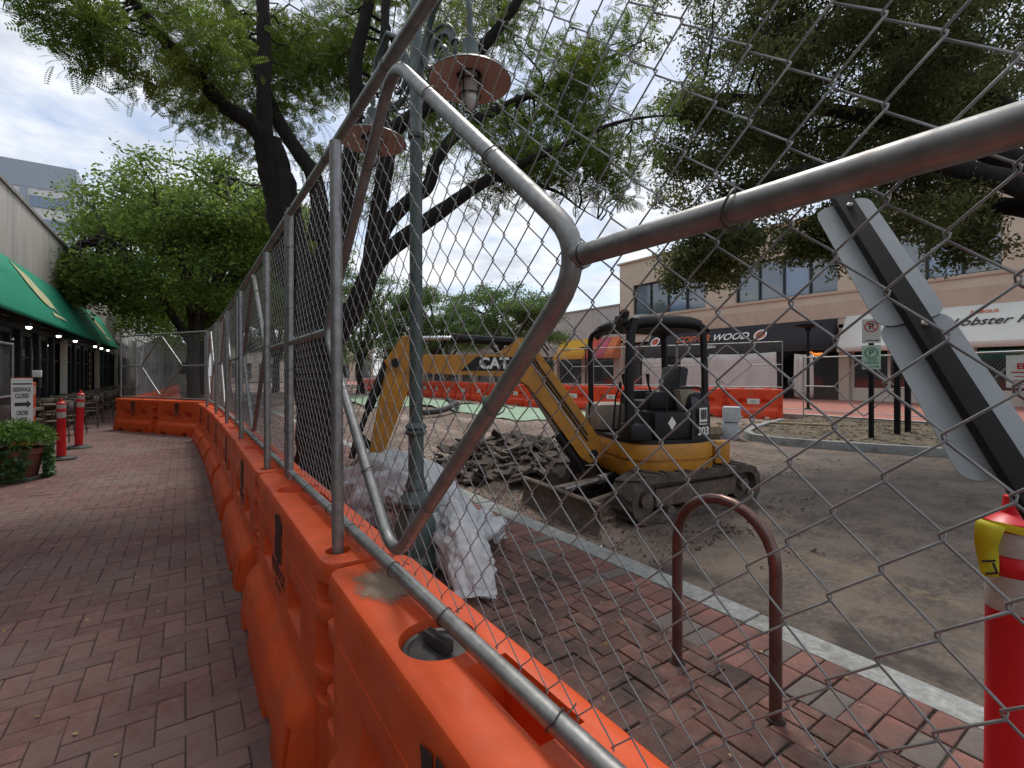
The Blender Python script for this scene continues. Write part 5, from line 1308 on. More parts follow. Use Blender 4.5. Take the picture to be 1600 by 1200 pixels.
for _ in range(2600):
    x, y = rr_.uniform(11, 17.5), rr_.uniform(-2, 8)
    if inview(x, y) is None: continue
    if x < 12.4 + (0.35 - y * 0.13 if y < 6 else 0): 
        if x < 11.3 + max(0, (5 - y) * 0.35): continue
    s_ = rr_.uniform(0.02, 0.07); a = rr_.uniform(0, 6.28); z = 0.006
    d = (math.cos(a) * s_, math.sin(a) * s_); e = (-math.sin(a) * 0.008, math.cos(a) * 0.008)
    V += [(x - d[0] - e[0], y - d[1] - e[1], z), (x + d[0] - e[0], y + d[1] - e[1], z + 0.02 * rr_.random()), (x + d[0] + e[0], y + d[1] + e[1], z + 0.025), (x - d[0] + e[0], y - d[1] + e[1], z + 0.01)]
    F.append((base, base+1, base+2, base+3)); base += 4
mat('chips', (0.20, 0.16, 0.10), 0.9, island=0.6)
o = link('bark_chips', fromnp('bark_chips', np.array(V), np.array(F), 'chips')); tag(o, 'bark chips and dry grass on the island across the street', 'mulch', kind='stuff')
# pale blocks and a stone by the island
for i, (z, w_, lab) in enumerate(((0.18, 0.34, 'pale blue-grey concrete block under another one by the island kerb'), (0.56, 0.38, 'pale blue-grey concrete block on top of another by the island kerb'))):
    s = MB(); s.box((0, 0, 0), (w_, w_, 0.36 if i else 0.40), bev=0.015); o = s.build('concrete_block', 'pale_block'); o.location = (10.95, 6.66 - 0.03 * i, z - 0.10 + 0.02 * i); o.rotation_euler = (0, 0, 0.35 + 0.1 * i); tag(o, lab, 'block', 'pale blocks by the island')
s = MB(); s.lathe([(0.02, -0.1), (0.30, -0.06), (0.40, 0.10), (0.33, 0.26), (0.16, 0.36), (0.02, 0.37)], 10); s.v = [(p[0] * (1 + 0.35 * noise.noise((p[0]*3, p[1]*3, p[2]*3))), p[1] * (1 + 0.35 * noise.noise((p[0]*3, p[1]*3, p[2]*3+5))), p[2]) for p in s.v]
o = s.build('boulder', 'stone', None, 25); o.location = (10.55, 7.05, -0.06); tag(o, 'brown boulder behind the excavator beside the pale blocks', 'boulder')
s = MB(); s.box((0, 0, 0), (2.6, 0.10, 0.09), bev=0.01); o = s.build('timber_beam', 'timber'); o.location = (12.0, 8.9, 0.0); o.rotation_euler = (0, 0.01, -0.5); tag(o, 'pale timber beam lying by the red-orange barriers', 'timber')
s = MB(); s.box((0, 0, 0), (1.8, 0.12, 0.05), bev=0.01); o = s.build('timber_beam', 'timber'); o.location = (14.4, 6.9, 0.03); o.rotation_euler = (0, 0.0, -1.1); tag(o, 'thin board lying on the island mulch', 'timber')
# green ground sheet and black pipe beyond the rubble
def ground_sheet(poly, label, seed, nx=34, ny=24):
    (x0, y0), (x1, y1), (x2, y2), (x3, y3) = poly; V = []
    for i in range(nx + 1):
        for j in range(ny + 1):
            u, v = i / nx, j / ny
            x = (x0*(1-u) + x1*u)*(1-v) + (x3*(1-u) + x2*u)*v; y = (y0*(1-u) + y1*u)*(1-v) + (y3*(1-u) + y2*u)*v
            x += 0.5 * noise.noise((u*4, v*4, seed)) * (1 if i in (0, nx) or j in (0, ny) else 0.3)
            V.append((x, y, zstreet(x, y) + 0.03 + 0.05 * abs(noise.noise((x*1.4, y*1.4, seed))) + 0.16 * max(0, noise.noise((x*0.5, y*0.5, seed + 2)))))
    s = MB(); k = ny + 1; s.add(V, [(i*k+j, (i+1)*k+j, (i+1)*k+j+1, i*k+j+1) for i in range(nx) for j in range(ny)])
    o = s.build('ground_sheet', 'green_tarp', None, 70); o.modifiers.new('t', 'SOLIDIFY').thickness = 0.006
    return tag(o, label, 'sheet', 'green sheets on the street')
ground_sheet([(9.0, 13.0), (13.0, 12.0), (12.6, 20), (9.6, 24)], 'pale green sheet spread on the street behind the excavator boom', 1)
ground_sheet([(7.0, 22.0), (12.2, 21.0), (12.4, 34), (7.5, 33)], 'pale green sheet farther up the street in front of the barriers', 4)
s = MB(); P = [(5.8 + 0.42 * k + 0.02 * math.sin(k), 17.5 + 0.06 * k * k, 0.07 + 0.16 * math.exp(-((k - 5) / 2.2) ** 2)) for k in range(12)]; s.tube(P, 0.11, 10)
o = s.build('drain_pipe', 'black_rubber', None, 60); o.location = (1.2, -1.5, 0); tag(o, 'black corrugated pipe lying across the dirt', 'pipe')
s = MB(); s.lathe([(0.16, 0), (0.20, 0.02), (0.19, 0.45), (0.22, 0.47), (0.20, 0.50), (0.02, 0.50)], 12); o = s.build('green_bucket', 'text_green'); o.location = (11.5, 19.0, -0.08); tag(o, 'small green bucket on the pale sheet before the barriers', 'bucket')
# ------------------------------------------------------------------ signs and lamps across the street
ps = thing('parking_sign', 'black post with a red and a green parking sign on the island', 'sign', (12.8, 4.4, 0))
s = MB(); s.box((0, 0, 1.30), (0.085, 0.085, 2.6), bev=0.008); s.build('post', 'post_black', ps)
vd = Vector((12.8, 4.4, 0)).normalized(); rt = Vector((vd.y, -vd.x, 0))
def face(z): return frame(rt, (0, 0, 1), -vd * 0.06 + Vector((0, 0, z)))
for z, m_, tx, rows_ in ((2.42, 'sign_white', 'text_red', ('P',)), (1.83, 'sign_mint', 'text_green', ('P', '1 HOUR', 'PARKING'))):
    s = MB(face(z)); s.box((0, 0, 0), (0.34, 0.54, 0.006), bev=0.002); pt = s.build('sign_plate', m_, ps)
    T = face(z) @ Matrix.Translation((0, 0.10, 0.006))
    s = MB(T); s.tube([(0.115 * math.cos(a), 0.115 * math.sin(a), 0) for a in np.linspace(0, 2 * PI, 21)[:-1]], 0.012, 5, closed=True)
    if tx == 'text_red': s.box((0, 0, 0.004), (0.2, 0.022, 0.004), M=Matrix.Rotation(R(-45), 4, 'Z'))
    s.build('symbol_ring', tx, pt, 40)
    link('lettering', text_mesh('P', 0.19, 0.002, 0, 'text_black' if tx == 'text_red' else tx, 0.004), pt, T)
    if len(rows_) > 1:
        for q, r_ in enumerate(rows_[1:]): link('lettering', text_mesh(r_, 0.062, 0.002, 0, tx, 0.001), pt, face(z) @ Matrix.Translation((0, -0.06 - 0.065 * q, 0.006)))
    s = MB(face(z) @ Matrix.Translation((0, -0.215, 0.006))); s.box((0, 0, 0), (0.2, 0.018, 0.003)); s.prism([(0.10, 0.028), (0.145, 0), (0.10, -0.028)], -0.001, 0.002); s.build('arrow', 'text_black' if tx == 'text_red' else tx, pt, 0)
for i, (x, y, h_) in enumerate(((14.2, 4.35, 2.3), (14.9, 4.35, 2.2))):
    s = MB(); s.box((0, 0, h_ / 2), (0.11, 0.11, h_), bev=0.01); s.lathe([(0.07, h_), (0.05, h_ + 0.06), (0.01, h_ + 0.08)], 10); o = s.build('black_post', 'post_black'); o.location = (x, y, 0)
    tag(o, ['plain black post just right of the parking sign', 'plain black post second to the right of the parking sign'][i], 'post', 'plain black posts on the island')
for i, (x, y, z1) in enumerate(((21.0, 9.4, 3.45), (26.6, 28.6, 3.6))):
    t = thing('disc_lamp', ['black street lamp with flat disc top before the black awning', 'black disc lamp before the yellow awning'][i], 'street lamp', (x, y, 0), 0, 'flat disc lamps on the far pavement')
    s = MB(); s.lathe([(0.16, 0), (0.15, 0.04), (0.06, 0.08), (0.055, 2.6), (0.045, z1 - 0.30)], 12); s.build('shaft', 'post_black', t)
    s = MB(); s.lathe([(0.05, z1 - 0.30), (0.12, z1 - 0.14), (0.10, z1 - 0.12), (0.46, z1 - 0.04), (0.50, z1), (0.10, z1 + 0.02), (0.0, z1 + 0.02)], 24, cap=False); s.build('lamp_head', 'post_black', t)
es = thing('entry_sign', 'white sign with red NO ENTRY lettering tied to the fence at the right', 'sign', (15.30, 2.25, 1.16))
vd2 = Vector((15.3, 2.25, 0)).normalized(); rt2 = Vector((vd2.y, -vd2.x, 0)); T = frame(rt2, (0, 0, 1), (0, 0, 0.35))
s = MB(T); s.box((0, 0, 0), (0.86, 0.72, 0.006)); pt = s.build('board', 'sign_white', es, 0)
link('lettering', text_mesh('NO', 0.17, 0.002, 0, 'text_red', 0.008), pt, T @ Matrix.Translation((0, 0.25, 0.006)))
link('lettering', text_mesh('ENTRY', 0.17, 0.002, 0, 'text_red', 0.008), pt, T @ Matrix.Translation((0, 0.11, 0.006)))
s = MB(T)
for q in range(4): s.box((0, -0.02 - 0.09 * q, 0.005), (0.7 - 0.1 * (q % 2), 0.018 if q else 0.03, 0.003))
s.build('small_print', 'text_red', pt, 0)
s = MB(); s.tube([Vector((0, 0, 0.68)), Vector((0.3, 0.1, 0.80))], 0.006, 5); s.build('cable_tie', 'tie_steel', es)

# folding sidewalk sign by the planter
sg = thing('sidewalk_sign', 'white and orange folding sign with a black arrow behind the planter', 'sign', (-2.32, 11.75, 0))
sg.rotation_euler = (0, 0, R(-8))
vd3 = Vector((-0.42, 1, 0)).normalized(); rt3 = Vector((vd3.y, -vd3.x, 0))
T = frame(rt3, (0.0, 0.12, 1), (0, -0.12, 0.70)) @ Matrix.Diagonal((0.44, 1, 1, 1))
s = MB(T); s.box((0, 0, 0), (0.62, 1.38, 0.03), bev=0.008); s.build('board', 'sign_orange', sg)
s = MB(T); s.box((0, 0.24, 0.02), (0.61, 0.88, 0.006)); fcs = s.build('sign_face', 'sign_white', sg, 0)
s = MB(T)
for yb in (0.585, -0.145): s.box((0, yb, 0.025), (0.54, 0.022, 0.003))
s.box((-0.04, 0.23, 0.025), (0.34, 0.060, 0.003)); s.prism([(0.13, 0.30), (0.25, 0.23), (0.13, 0.16)], 0.0235, 0.0265); s.build('arrow', 'text_black', fcs, 0)
link('lettering', text_mesh('SIDEWALK', 0.105, 0.002, 0, 'text_black', 0.002), fcs, T @ Matrix.Translation((0, 0.485, 0.026)))
link('lettering', text_mesh('CLOSED', 0.105, 0.002, 0, 'text_black', 0.002), fcs, T @ Matrix.Translation((0, 0.375, 0.026)))
link('lettering', text_mesh('CROSS', 0.105, 0.002, 0, 'text_black', 0.002), fcs, T @ Matrix.Translation((0, 0.08, 0.026)))
link('lettering', text_mesh('HERE', 0.105, 0.002, 0, 'text_black', 0.002), fcs, T @ Matrix.Translation((0, -0.04, 0.026)))
T2 = frame(rt3, (0, -0.16, 1), (-0.14, 0.42, 0.66)) @ Matrix.Diagonal((0.40, 1, 1, 1))
s = MB(T2); s.box((0, 0, 0), (0.62, 1.3, 0.03), bev=0.008); s.build('rear_board', 'sign_orange', sg)
s = MB(T2)
for q in range(3): s.prism([(-0.3, 0.45 - 0.4 * q), (0.3, 0.60 - 0.4 * q), (0.3, 0.44 - 0.4 * q), (-0.3, 0.29 - 0.4 * q)], 0.016, 0.020)
s.build('rear_stripes', 'sign_white', sg, 0)
s = MB(); s.box((0.16, -0.02, 1.46), (0.12, 0.05, 0.12), bev=0.01); s.build('flasher', 'sign_white', sg)

# ------------------------------------------------------------------ planters
def leafcloud(spots, tmpl, rn, smin, smax, up=0.5, out=None, flat=0.0):
    """place a leaf template at every spot with its own turn and size; returns V, F"""
    TV, TF = tmpl; n = len(spots); nv = len(TV)
    g = np.random.default_rng(rn)
    d = g.normal(size=(n, 3)); d[:, 2] = d[:, 2] * (1 - flat) + up
    if out is not None: d += out
    d /= np.linalg.norm(d, axis=1)[:, None] + 1e-9
    r_ = g.normal(size=(n, 3)); x = np.cross(d, r_); x /= np.linalg.norm(x, axis=1)[:, None] + 1e-9; y = np.cross(d, x)
    sc = g.uniform(smin, smax, n)
    Rm = np.stack([x, y, d], -1) * sc[:, None, None]
    V = np.einsum('nij,kj->nki', Rm, TV) + np.asarray(spots)[:, None, :]
    F = (TF[None] + (np.arange(n) * nv)[:, None, None]).reshape(-1, TF.shape[1])
    return V.reshape(-1, 3), F
frond = []; ff = []
for k in range(6):
    a = k * 1.05; f0 = len(frond)
    d = np.array([math.cos(a), math.sin(a), 0.9]); d /= np.linalg.norm(d); sd_ = np.array([-math.sin(a), math.cos(a), 0])
    frond += [list(d * 0.0), list(d * 0.55 + sd_ * 0.10), list(d * 1.0), list(d * 0.55 - sd_ * 0.10)]; ff.append((f0, f0+1, f0+2, f0+3))
FROND = (np.array(frond, float), np.array(ff))
heart = (np.array([[0, 0, 0], [0.45, 0.45, 0.1], [0, 1.0, -0.05], [-0.45, 0.45, 0.1]], float) * 1.0, np.array([[0, 1, 2, 3]]))
def planter(loc, label, r0, h, seed, yellow=False, sc=1.0):
    t = thing('planter', label, 'planter', loc, 0, 'terracotta planters')
    s = MB(); s.lathe([(r0*0.74, 0.0), (r0*0.78, 0.03), (r0*0.92, h*0.62), (r0*0.96, h*0.80), (r0*1.05, h*0.82), (r0*1.07, h), (r0*0.97, h), (r0*0.95, h-0.05)], 32, cap=False); s.build('pot', 'terracotta', t)
    s = MB(); s.lathe([(r0*0.98, h-0.06), (r0*0.5, h-0.03), (0.01, h-0.02)], 24, cap=False); s.build('soil', 'soil', t)
    s = MB(); s.lathe([(r0*0.9, 0.0), (r0*0.95, 0.03), (r0*0.75, 0.035)], 24); s.build('saucer', 'concrete', t)
    g = np.random.default_rng(seed); n = int(900 * sc)
    a = g.uniform(0, 2*PI, n); rr = np.sqrt(g.uniform(0, 1, n)) * r0 * 1.25
    sp = np.stack([rr*np.cos(a), rr*np.sin(a), h + 0.02 + 0.34 * np.sqrt(np.clip(1 - (rr/(r0*1.32))**2, 0, 1)) * g.uniform(0.35, 1, n)], -1)
    V, F = leafcloud(sp, FROND, seed, 0.05, 0.11, 0.9); o = link('fern_foliage', fromnp('fern_foliage', V, F, 'leaf_fern'), t)
    n = int(1100 * sc); a = g.uniform(-0.9, 1.0, n) if not yellow else g.uniform(0, 2*PI, n); z = g.uniform(-0.02, 1.0, n)
    side_ = g.choice([0.1, 0.1, 0.1, -1.4], n) if not yellow else 0
    ang = a * 0.45 + side_; rr = r0 * (1.06 + 0.18 * g.uniform(0, 1, n)) ; zt = h * 1.02 * z * np.where(g.uniform(0, 1, n) < 0.6, 1, g.uniform(0.5, 1, n)) + 0.02
    V, F = leafcloud(np.stack([rr*np.cos(ang), rr*np.sin(ang), zt], -1), heart, seed + 1, 0.035, 0.07, 0.2, np.stack([np.cos(ang), np.sin(ang), 0*ang], -1)); link('trailing_ivy', fromnp('trailing_ivy', V, F, 'leaf_ivy'), t)
    if yellow:
        n = 420; a = g.uniform(0, 2*PI, n); rr = r0 * g.uniform(0.8, 1.15, n); V, F = leafcloud(np.stack([rr*np.cos(a), rr*np.sin(a), h + g.uniform(-0.30, 0.12, n)], -1), heart, seed + 2, 0.035, 0.06, 0.4); link('yellow_foliage', fromnp('yellow_foliage', V, F, 'leaf_yellow'), t)
    return t
planter((-1.98, 9.35, 0), 'terracotta planter with ferns and trailing ivy beside the red posts', 0.33, 0.43, 5)
planter((-2.35, 8.35, 0), 'planter with yellow leaves cut by the left edge of the picture', 0.30, 0.42, 9, True, 0.7)

# ------------------------------------------------------------------ cafe tables and chairs under the awnings
ct0 = None; cc0 = None
def cafe_table():
    t = thing('cafe_table', '', 'table', (0, 0, 0), 0, 'cafe tables under the awnings')
    s = MB(); s.box((0, 0, 0.735), (0.68, 0.68, 0.03), bev=0.008); s.build('table_top', 'teak_and_shade', t)
    s = MB(); s.lathe([(0.03, 0.05), (0.025, 0.72)], 10); s.build('pedestal', 'dark_frame', t)
    s = MB(); s.box((0, 0, 0.025), (0.5, 0.08, 0.05), bev=0.01); s.box((0, 0, 0.026), (0.08, 0.5, 0.05), bev=0.01); s.build('foot', 'dark_frame', t)
    return t
def cafe_chair():
    t = thing('cafe_chair', '', 'chair', (0, 0, 0), 0, 'woven cafe chairs under the awnings')
    s = MB(); s.box((0, 0, 0.45), (0.42, 0.42, 0.03), bev=0.01); s.build('seat', 'chair_weave', t)
    s = MB(); V = []
    for i in range(9):
        a = R(-60 + 15 * i)
        for z in (0.58, 0.86): V.append((-0.21 * math.cos(a) - 0.02 * (z > 0.7), 0.22 * math.sin(a), z))
    s.add(V, [(2*i, 2*i+1, 2*i+3, 2*i+2) for i in range(8)]); b_ = s.build('backrest', 'chair_weave', t, 60); b_.modifiers.new('t', 'SOLIDIFY').thickness = 0.012
    for (x, y, z1) in ((0.18, 0.18, 0.45), (0.18, -0.18, 0.45), (-0.19, 0.19, 0.86), (-0.19, -0.19, 0.86)):
        s = MB(); s.tube([(x * 1.12, y * 1.12, 0), (x, y, 0.45), (x, y, z1)], 0.014, 6); s.build('leg', 'teak_and_shade', t, 60)  # dark leg colour has the shade under the awning painted in
    s = MB()
    for y in (-0.21, 0.21): s.tube([(0.17, y, 0.45), (0.15, y, 0.66), (-0.19, y, 0.68)], 0.013, 6)
    s.build('arm', 'teak_and_shade', t, 60)  # arms darkened like the legs, awning shade put into the colour
    return t
ct0, cc0 = cafe_table(), cafe_chair(); first = True
for i in range(12):
    y = 13.8 + i * 1.62; x = -2.85
    lab = '%s cafe table from the planter in the row under the green awnings' % ordinal(i)
    if i == 0: ct0['label'] = lab; ct0.location = (x, y, 0)
    else: copy_tree(ct0, lab, (x, y, 0), 0.05 * math.sin(i * 3))
    for q, (dx_, dy_, a, wh) in enumerate(((0.62, 0.1, PI, 'walkway'), (-0.62 + 0.62, 0.66, -PI/2, 'far'), (0.0, -0.66, PI/2, 'near'))):
        lab = 'woven cafe chair on the %s side of the %s table from the planter' % (wh, ordinal(i)); a += rng.uniform(-0.3, 0.3)
        if first: cc0['label'] = lab; cc0.location = (x + dx_, y + dy_, 0); cc0.rotation_euler = (0, 0, a); first = False
        else: copy_tree(cc0, lab, (x + dx_ + rng.uniform(-0.05, 0.05), y + dy_, 0), a)

# white sheeting hung on the fence line past the awnings
for k in range(3):
    s = MB(); V = []; n = 20; y0 = 34.2 + k * 5
    for i in range(n + 1):
        for j in range(6): V.append((-2.6 + 0.6 * k * 0.1 + 0.05 * math.sin(i * 1.3 + j), y0 + 4.6 * i / n, 0.9 + 2.2 * j / 5 - 0.12 * math.sin(PI * i / n) + (0.45 if k == 0 else 0) * (j / 5)))
    s.add(V, [(i*6+j, (i+1)*6+j, (i+1)*6+j+1, i*6+j+1) for i in range(n) for j in range(5)])
    o = s.build('fence_sheet', 'poly_sheet', None, 60); o.modifiers.new('t', 'SOLIDIFY').thickness = 0.004; tag(o, 'pale plastic sheet hung past the green awnings, %s from them' % ordinal(k), 'sheet', 'plastic sheets past the awnings')
kb_ = thing('white_kiosk', 'small white kiosk with dark windows at the end of the walkway', 'kiosk', (-1.6, 46, 0))
s = MB(); s.box((0.4, 1.5, 1.7), (3.4, 3, 3.4)); s.prism([(-1.5, 3.4), (2.3, 3.4), (0.4, 4.6)], 0, 3.2, M=frame((1, 0, 0), (0, 0, 1), (0, 3.1, 0))); s.build('wall', 'sheet_white', kb_, 0)
for x in (-0.5, 0.5, 1.4):
    s = MB(); s.box((x, -0.04, 1.9), (0.7, 0.06, 0.9)); s.build('window', 'dark_frame', kb_, 0)

# scattered fallen leaves
g = np.random.default_rng(3); sp = []
for _ in range(40):
    x, y = g.uniform(-3.4, 0.25), abs(g.normal(0, 4.0)) + 1.5
    sp.append((x, y, 0.006))
for _ in range(60):
    sp.append((g.uniform(0.85, 2.6), abs(g.normal(0, 2.6)) + 0.3, 0.008))
V, F = leafcloud(sp, heart, 4, 0.012, 0.030, 3.0); o = link('fallen_leaves', fromnp('fallen_leaves', V, F, 'fallen')); tag(o, 'tiny yellow fallen leaves scattered over the bricks', 'leaf litter', kind='stuff')
# ------------------------------------------------------------------ trees
def locust_leaf(pairs=9):
    V = []; F = []
    for k in range(pairs):
        t = 0.10 + 0.86 * k / (pairs - 1); z = -0.30 * t * t
        ll = 0.21 * (0.75 + 0.5 * math.sin(PI * t)); w_ = 0.044
        for s_ in (-1, 1):
            b = np.array([0, t, z]); d = np.array([s_ * 0.93, 0.34, -0.16]); n_ = np.array([-0.34 * s_, 0.93, 0]); f0 = len(V)
            V += [b, b + d * ll * 0.5 + n_ * w_, b + d * ll, b + d * ll * 0.5 - n_ * w_]; F.append((f0, f0+1, f0+2, f0+3))
    f0 = len(V); V += [np.array([0.006, 0, 0]), np.array([0.004, 1, -0.3]), np.array([-0.004, 1, -0.3]), np.array([-0.006, 0, 0])]; F.append((f0, f0+1, f0+2, f0+3))
    return np.array(V, float), np.array(F)
def spray(nl, ll, lw, seed, spread=0.5, flat=0.4):
    g = np.random.default_rng(seed); V = []; F = []
    for k in range(nl):
        p = g.normal(size=3) * spread * 0.5; p[2] *= flat
        d = g.normal(size=3); d[2] *= flat; d /= np.linalg.norm(d); s_ = np.cross(d, g.normal(size=3)); s_ /= np.linalg.norm(s_); f0 = len(V)
        V += [p, p + d * ll * 0.5 + s_ * lw, p + d * ll, p + d * ll * 0.5 - s_ * lw]; F.append((f0, f0+1, f0+2, f0+3))
    return np.array(V, float), np.array(F)
LOC = locust_leaf()
LOC_S = locust_leaf(6)
OAKS = spray(9, 0.40, 0.085, 2, 0.95, 0.6)
FARS = spray(8, 0.46, 0.095, 3, 1.0, 0.28)
FARM = spray(8, 0.42, 0.105, 4, 1.1, 0.5)

def tubes_np(paths, name, m, parent, n=5):
    """many thin branches as one mesh; paths = list of (points array, radii array)"""
    allV = []; allF = []; base = 0; ang = np.arange(n) * 2 * PI / n
    for P, r_ in paths:
        P = np.asarray(P, float); T = np.gradient(P, axis=0); T /= np.linalg.norm(T, axis=1)[:, None] + 1e-9
        ref = np.array([0.31, 0.17, 0.93]); U = np.cross(T, ref); U /= np.linalg.norm(U, axis=1)[:, None] + 1e-9; Wv = np.cross(T, U)
        ring = P[:, None, :] + np.asarray(r_)[:, None, None] * (np.cos(ang)[None, :, None] * U[:, None, :] + np.sin(ang)[None, :, None] * Wv[:, None, :])
        m_ = len(P); allV.append(ring.reshape(-1, 3)); i = np.arange(m_ - 1)[:, None] * n; kk = np.arange(n)[None, :]
        allF.append(np.stack([i + kk, i + (kk + 1) % n, i + n + (kk + 1) % n, i + n + kk], -1).reshape(-1, 4) + base); base += m_ * n
    return link(name, fromnp(name, np.concatenate(allV), np.concatenate(allF), m, smooth=True), parent)
def smooth_path(pts, sub=4, wob=0.0, seed=0):
    P = [np.array(p[:3], float) for p in pts]; Rr = [p[3] for p in pts]; out = []; ro = []; n = len(P)
    g = np.random.default_rng(seed)
    for i in range(n - 1):
        p0_, p1_, p2_, p3_ = P[max(0, i-1)], P[i], P[i+1], P[min(n-1, i+2)]
        for k in range(sub):
            u = k / sub; q = 0.5 * ((2*p1_) + (p2_-p0_)*u + (2*p0_-5*p1_+4*p2_-p3_)*u*u + (3*p1_-p0_-3*p2_+p3_)*u**3)
            out.append(q + g.normal(size=3) * wob * Rr[i]); ro.append((Rr[i] * (1-u) + Rr[i+1] * u) * (1 + g.normal() * 0.03))
    out.append(P[-1]); ro.append(Rr[-1]); return np.array(out), np.array(ro)
def arc(a, b, seed, r0, r1, m=6, sag=0.12):
    g = np.random.default_rng(seed); t = np.linspace(0, 1, m)[:, None]; L = np.linalg.norm(b - a)
    P = a + (b - a) * t + np.sin(PI * t) * np.array([0, 0, sag * L]) + np.concatenate([np.zeros((1, 3)), g.normal(size=(m-2, 3)) * 0.05 * L, np.zeros((1, 3))])
    return P, np.linspace(r0, r1, m)
def ellipsoid_points(els, seed):
    g = np.random.default_rng(seed); out = []
    for (c, r_, n, shell) in els:
        d = g.normal(size=(n, 3)); d /= np.linalg.norm(d, axis=1)[:, None]; rad = g.uniform(shell, 1, n) ** 0.5
        out.append(np.array(c) + d * rad[:, None] * np.array(r_))
    return np.concatenate(out)
def clump(P, seed, sc, thr):
    """open gaps: keep points where a noise field is high"""
    keep = [noise.noise((p[0] * sc + seed, p[1] * sc, p[2] * sc * 1.5)) > thr for p in P]
    return P[np.array(keep)]
def tree(name, label, base, limbs, els, tmpl, size, per, mleaf, mbark, seed, nsub, spread, up=0.9, group=None, gap=(0.8, -0.12), twig_r=0.004, sub_r=0.022, sag=0.10, twigs=True, vflat=0.35):
    t = thing(name, label, 'tree', base, 0, group)
    off = np.array(base); g = np.random.default_rng(seed)
    paths = [smooth_path(l, 5, 0.035, seed + i) for i, l in enumerate(limbs)]
    tubes_np([(P - off, r_) for P, r_ in paths], 'trunk', mbark, t, 12)
    node = np.concatenate([P[len(P)//3 if i else len(P)*2//3:] for i, (P, r_) in enumerate(paths)])
    pts = clump(ellipsoid_points(els, seed), seed, *gap)
    ends = pts[g.choice(len(pts), min(nsub, len(pts)), replace=False)]
    subs = []; sn = [node]
    for i, e in enumerate(ends):
        k = np.argmin(np.sum((node - e) ** 2, 1) * (1 + 0.3 * g.uniform(size=len(node)))); a = node[k]
        L = np.linalg.norm(e - a)
        if L < 0.05: continue
        P, r_ = arc(a, e, seed * 31 + i, min(sub_r * (0.4 + 0.35 * L), sub_r * 2.2), twig_r * 1.2, 7, sag); subs.append((P - off, r_)); sn.append(P[2:])
    nodes = np.concatenate(sn)
    if subs: tag(tubes_np(subs, 'branches', mbark, t, 5), kind='stuff')
    tw = []
    if twigs:
        for i, e in enumerate(pts):
            k = np.argmin(np.sum((nodes - e) ** 2, 1)); a = nodes[k]
            if np.linalg.norm(e - a) > 0.03: P, r_ = arc(a, e, seed * 17 + i, twig_r, twig_r * 0.5, 4, 0.05); tw.append((P - off, r_))
        tag(tubes_np(tw, 'twigs', mbark, t, 3), kind='stuff')
    spots = np.repeat(pts, per, axis=0) + np.clip(g.normal(size=(len(pts) * per, 3)), -1.7, 1.7) * np.array([spread, spread, spread * vflat]) - off
    V, F = leafcloud(spots, tmpl, seed + 5, size[0], size[1], up)
    c = link('crown', fromnp('crown', V, F, mleaf), t)
    return t
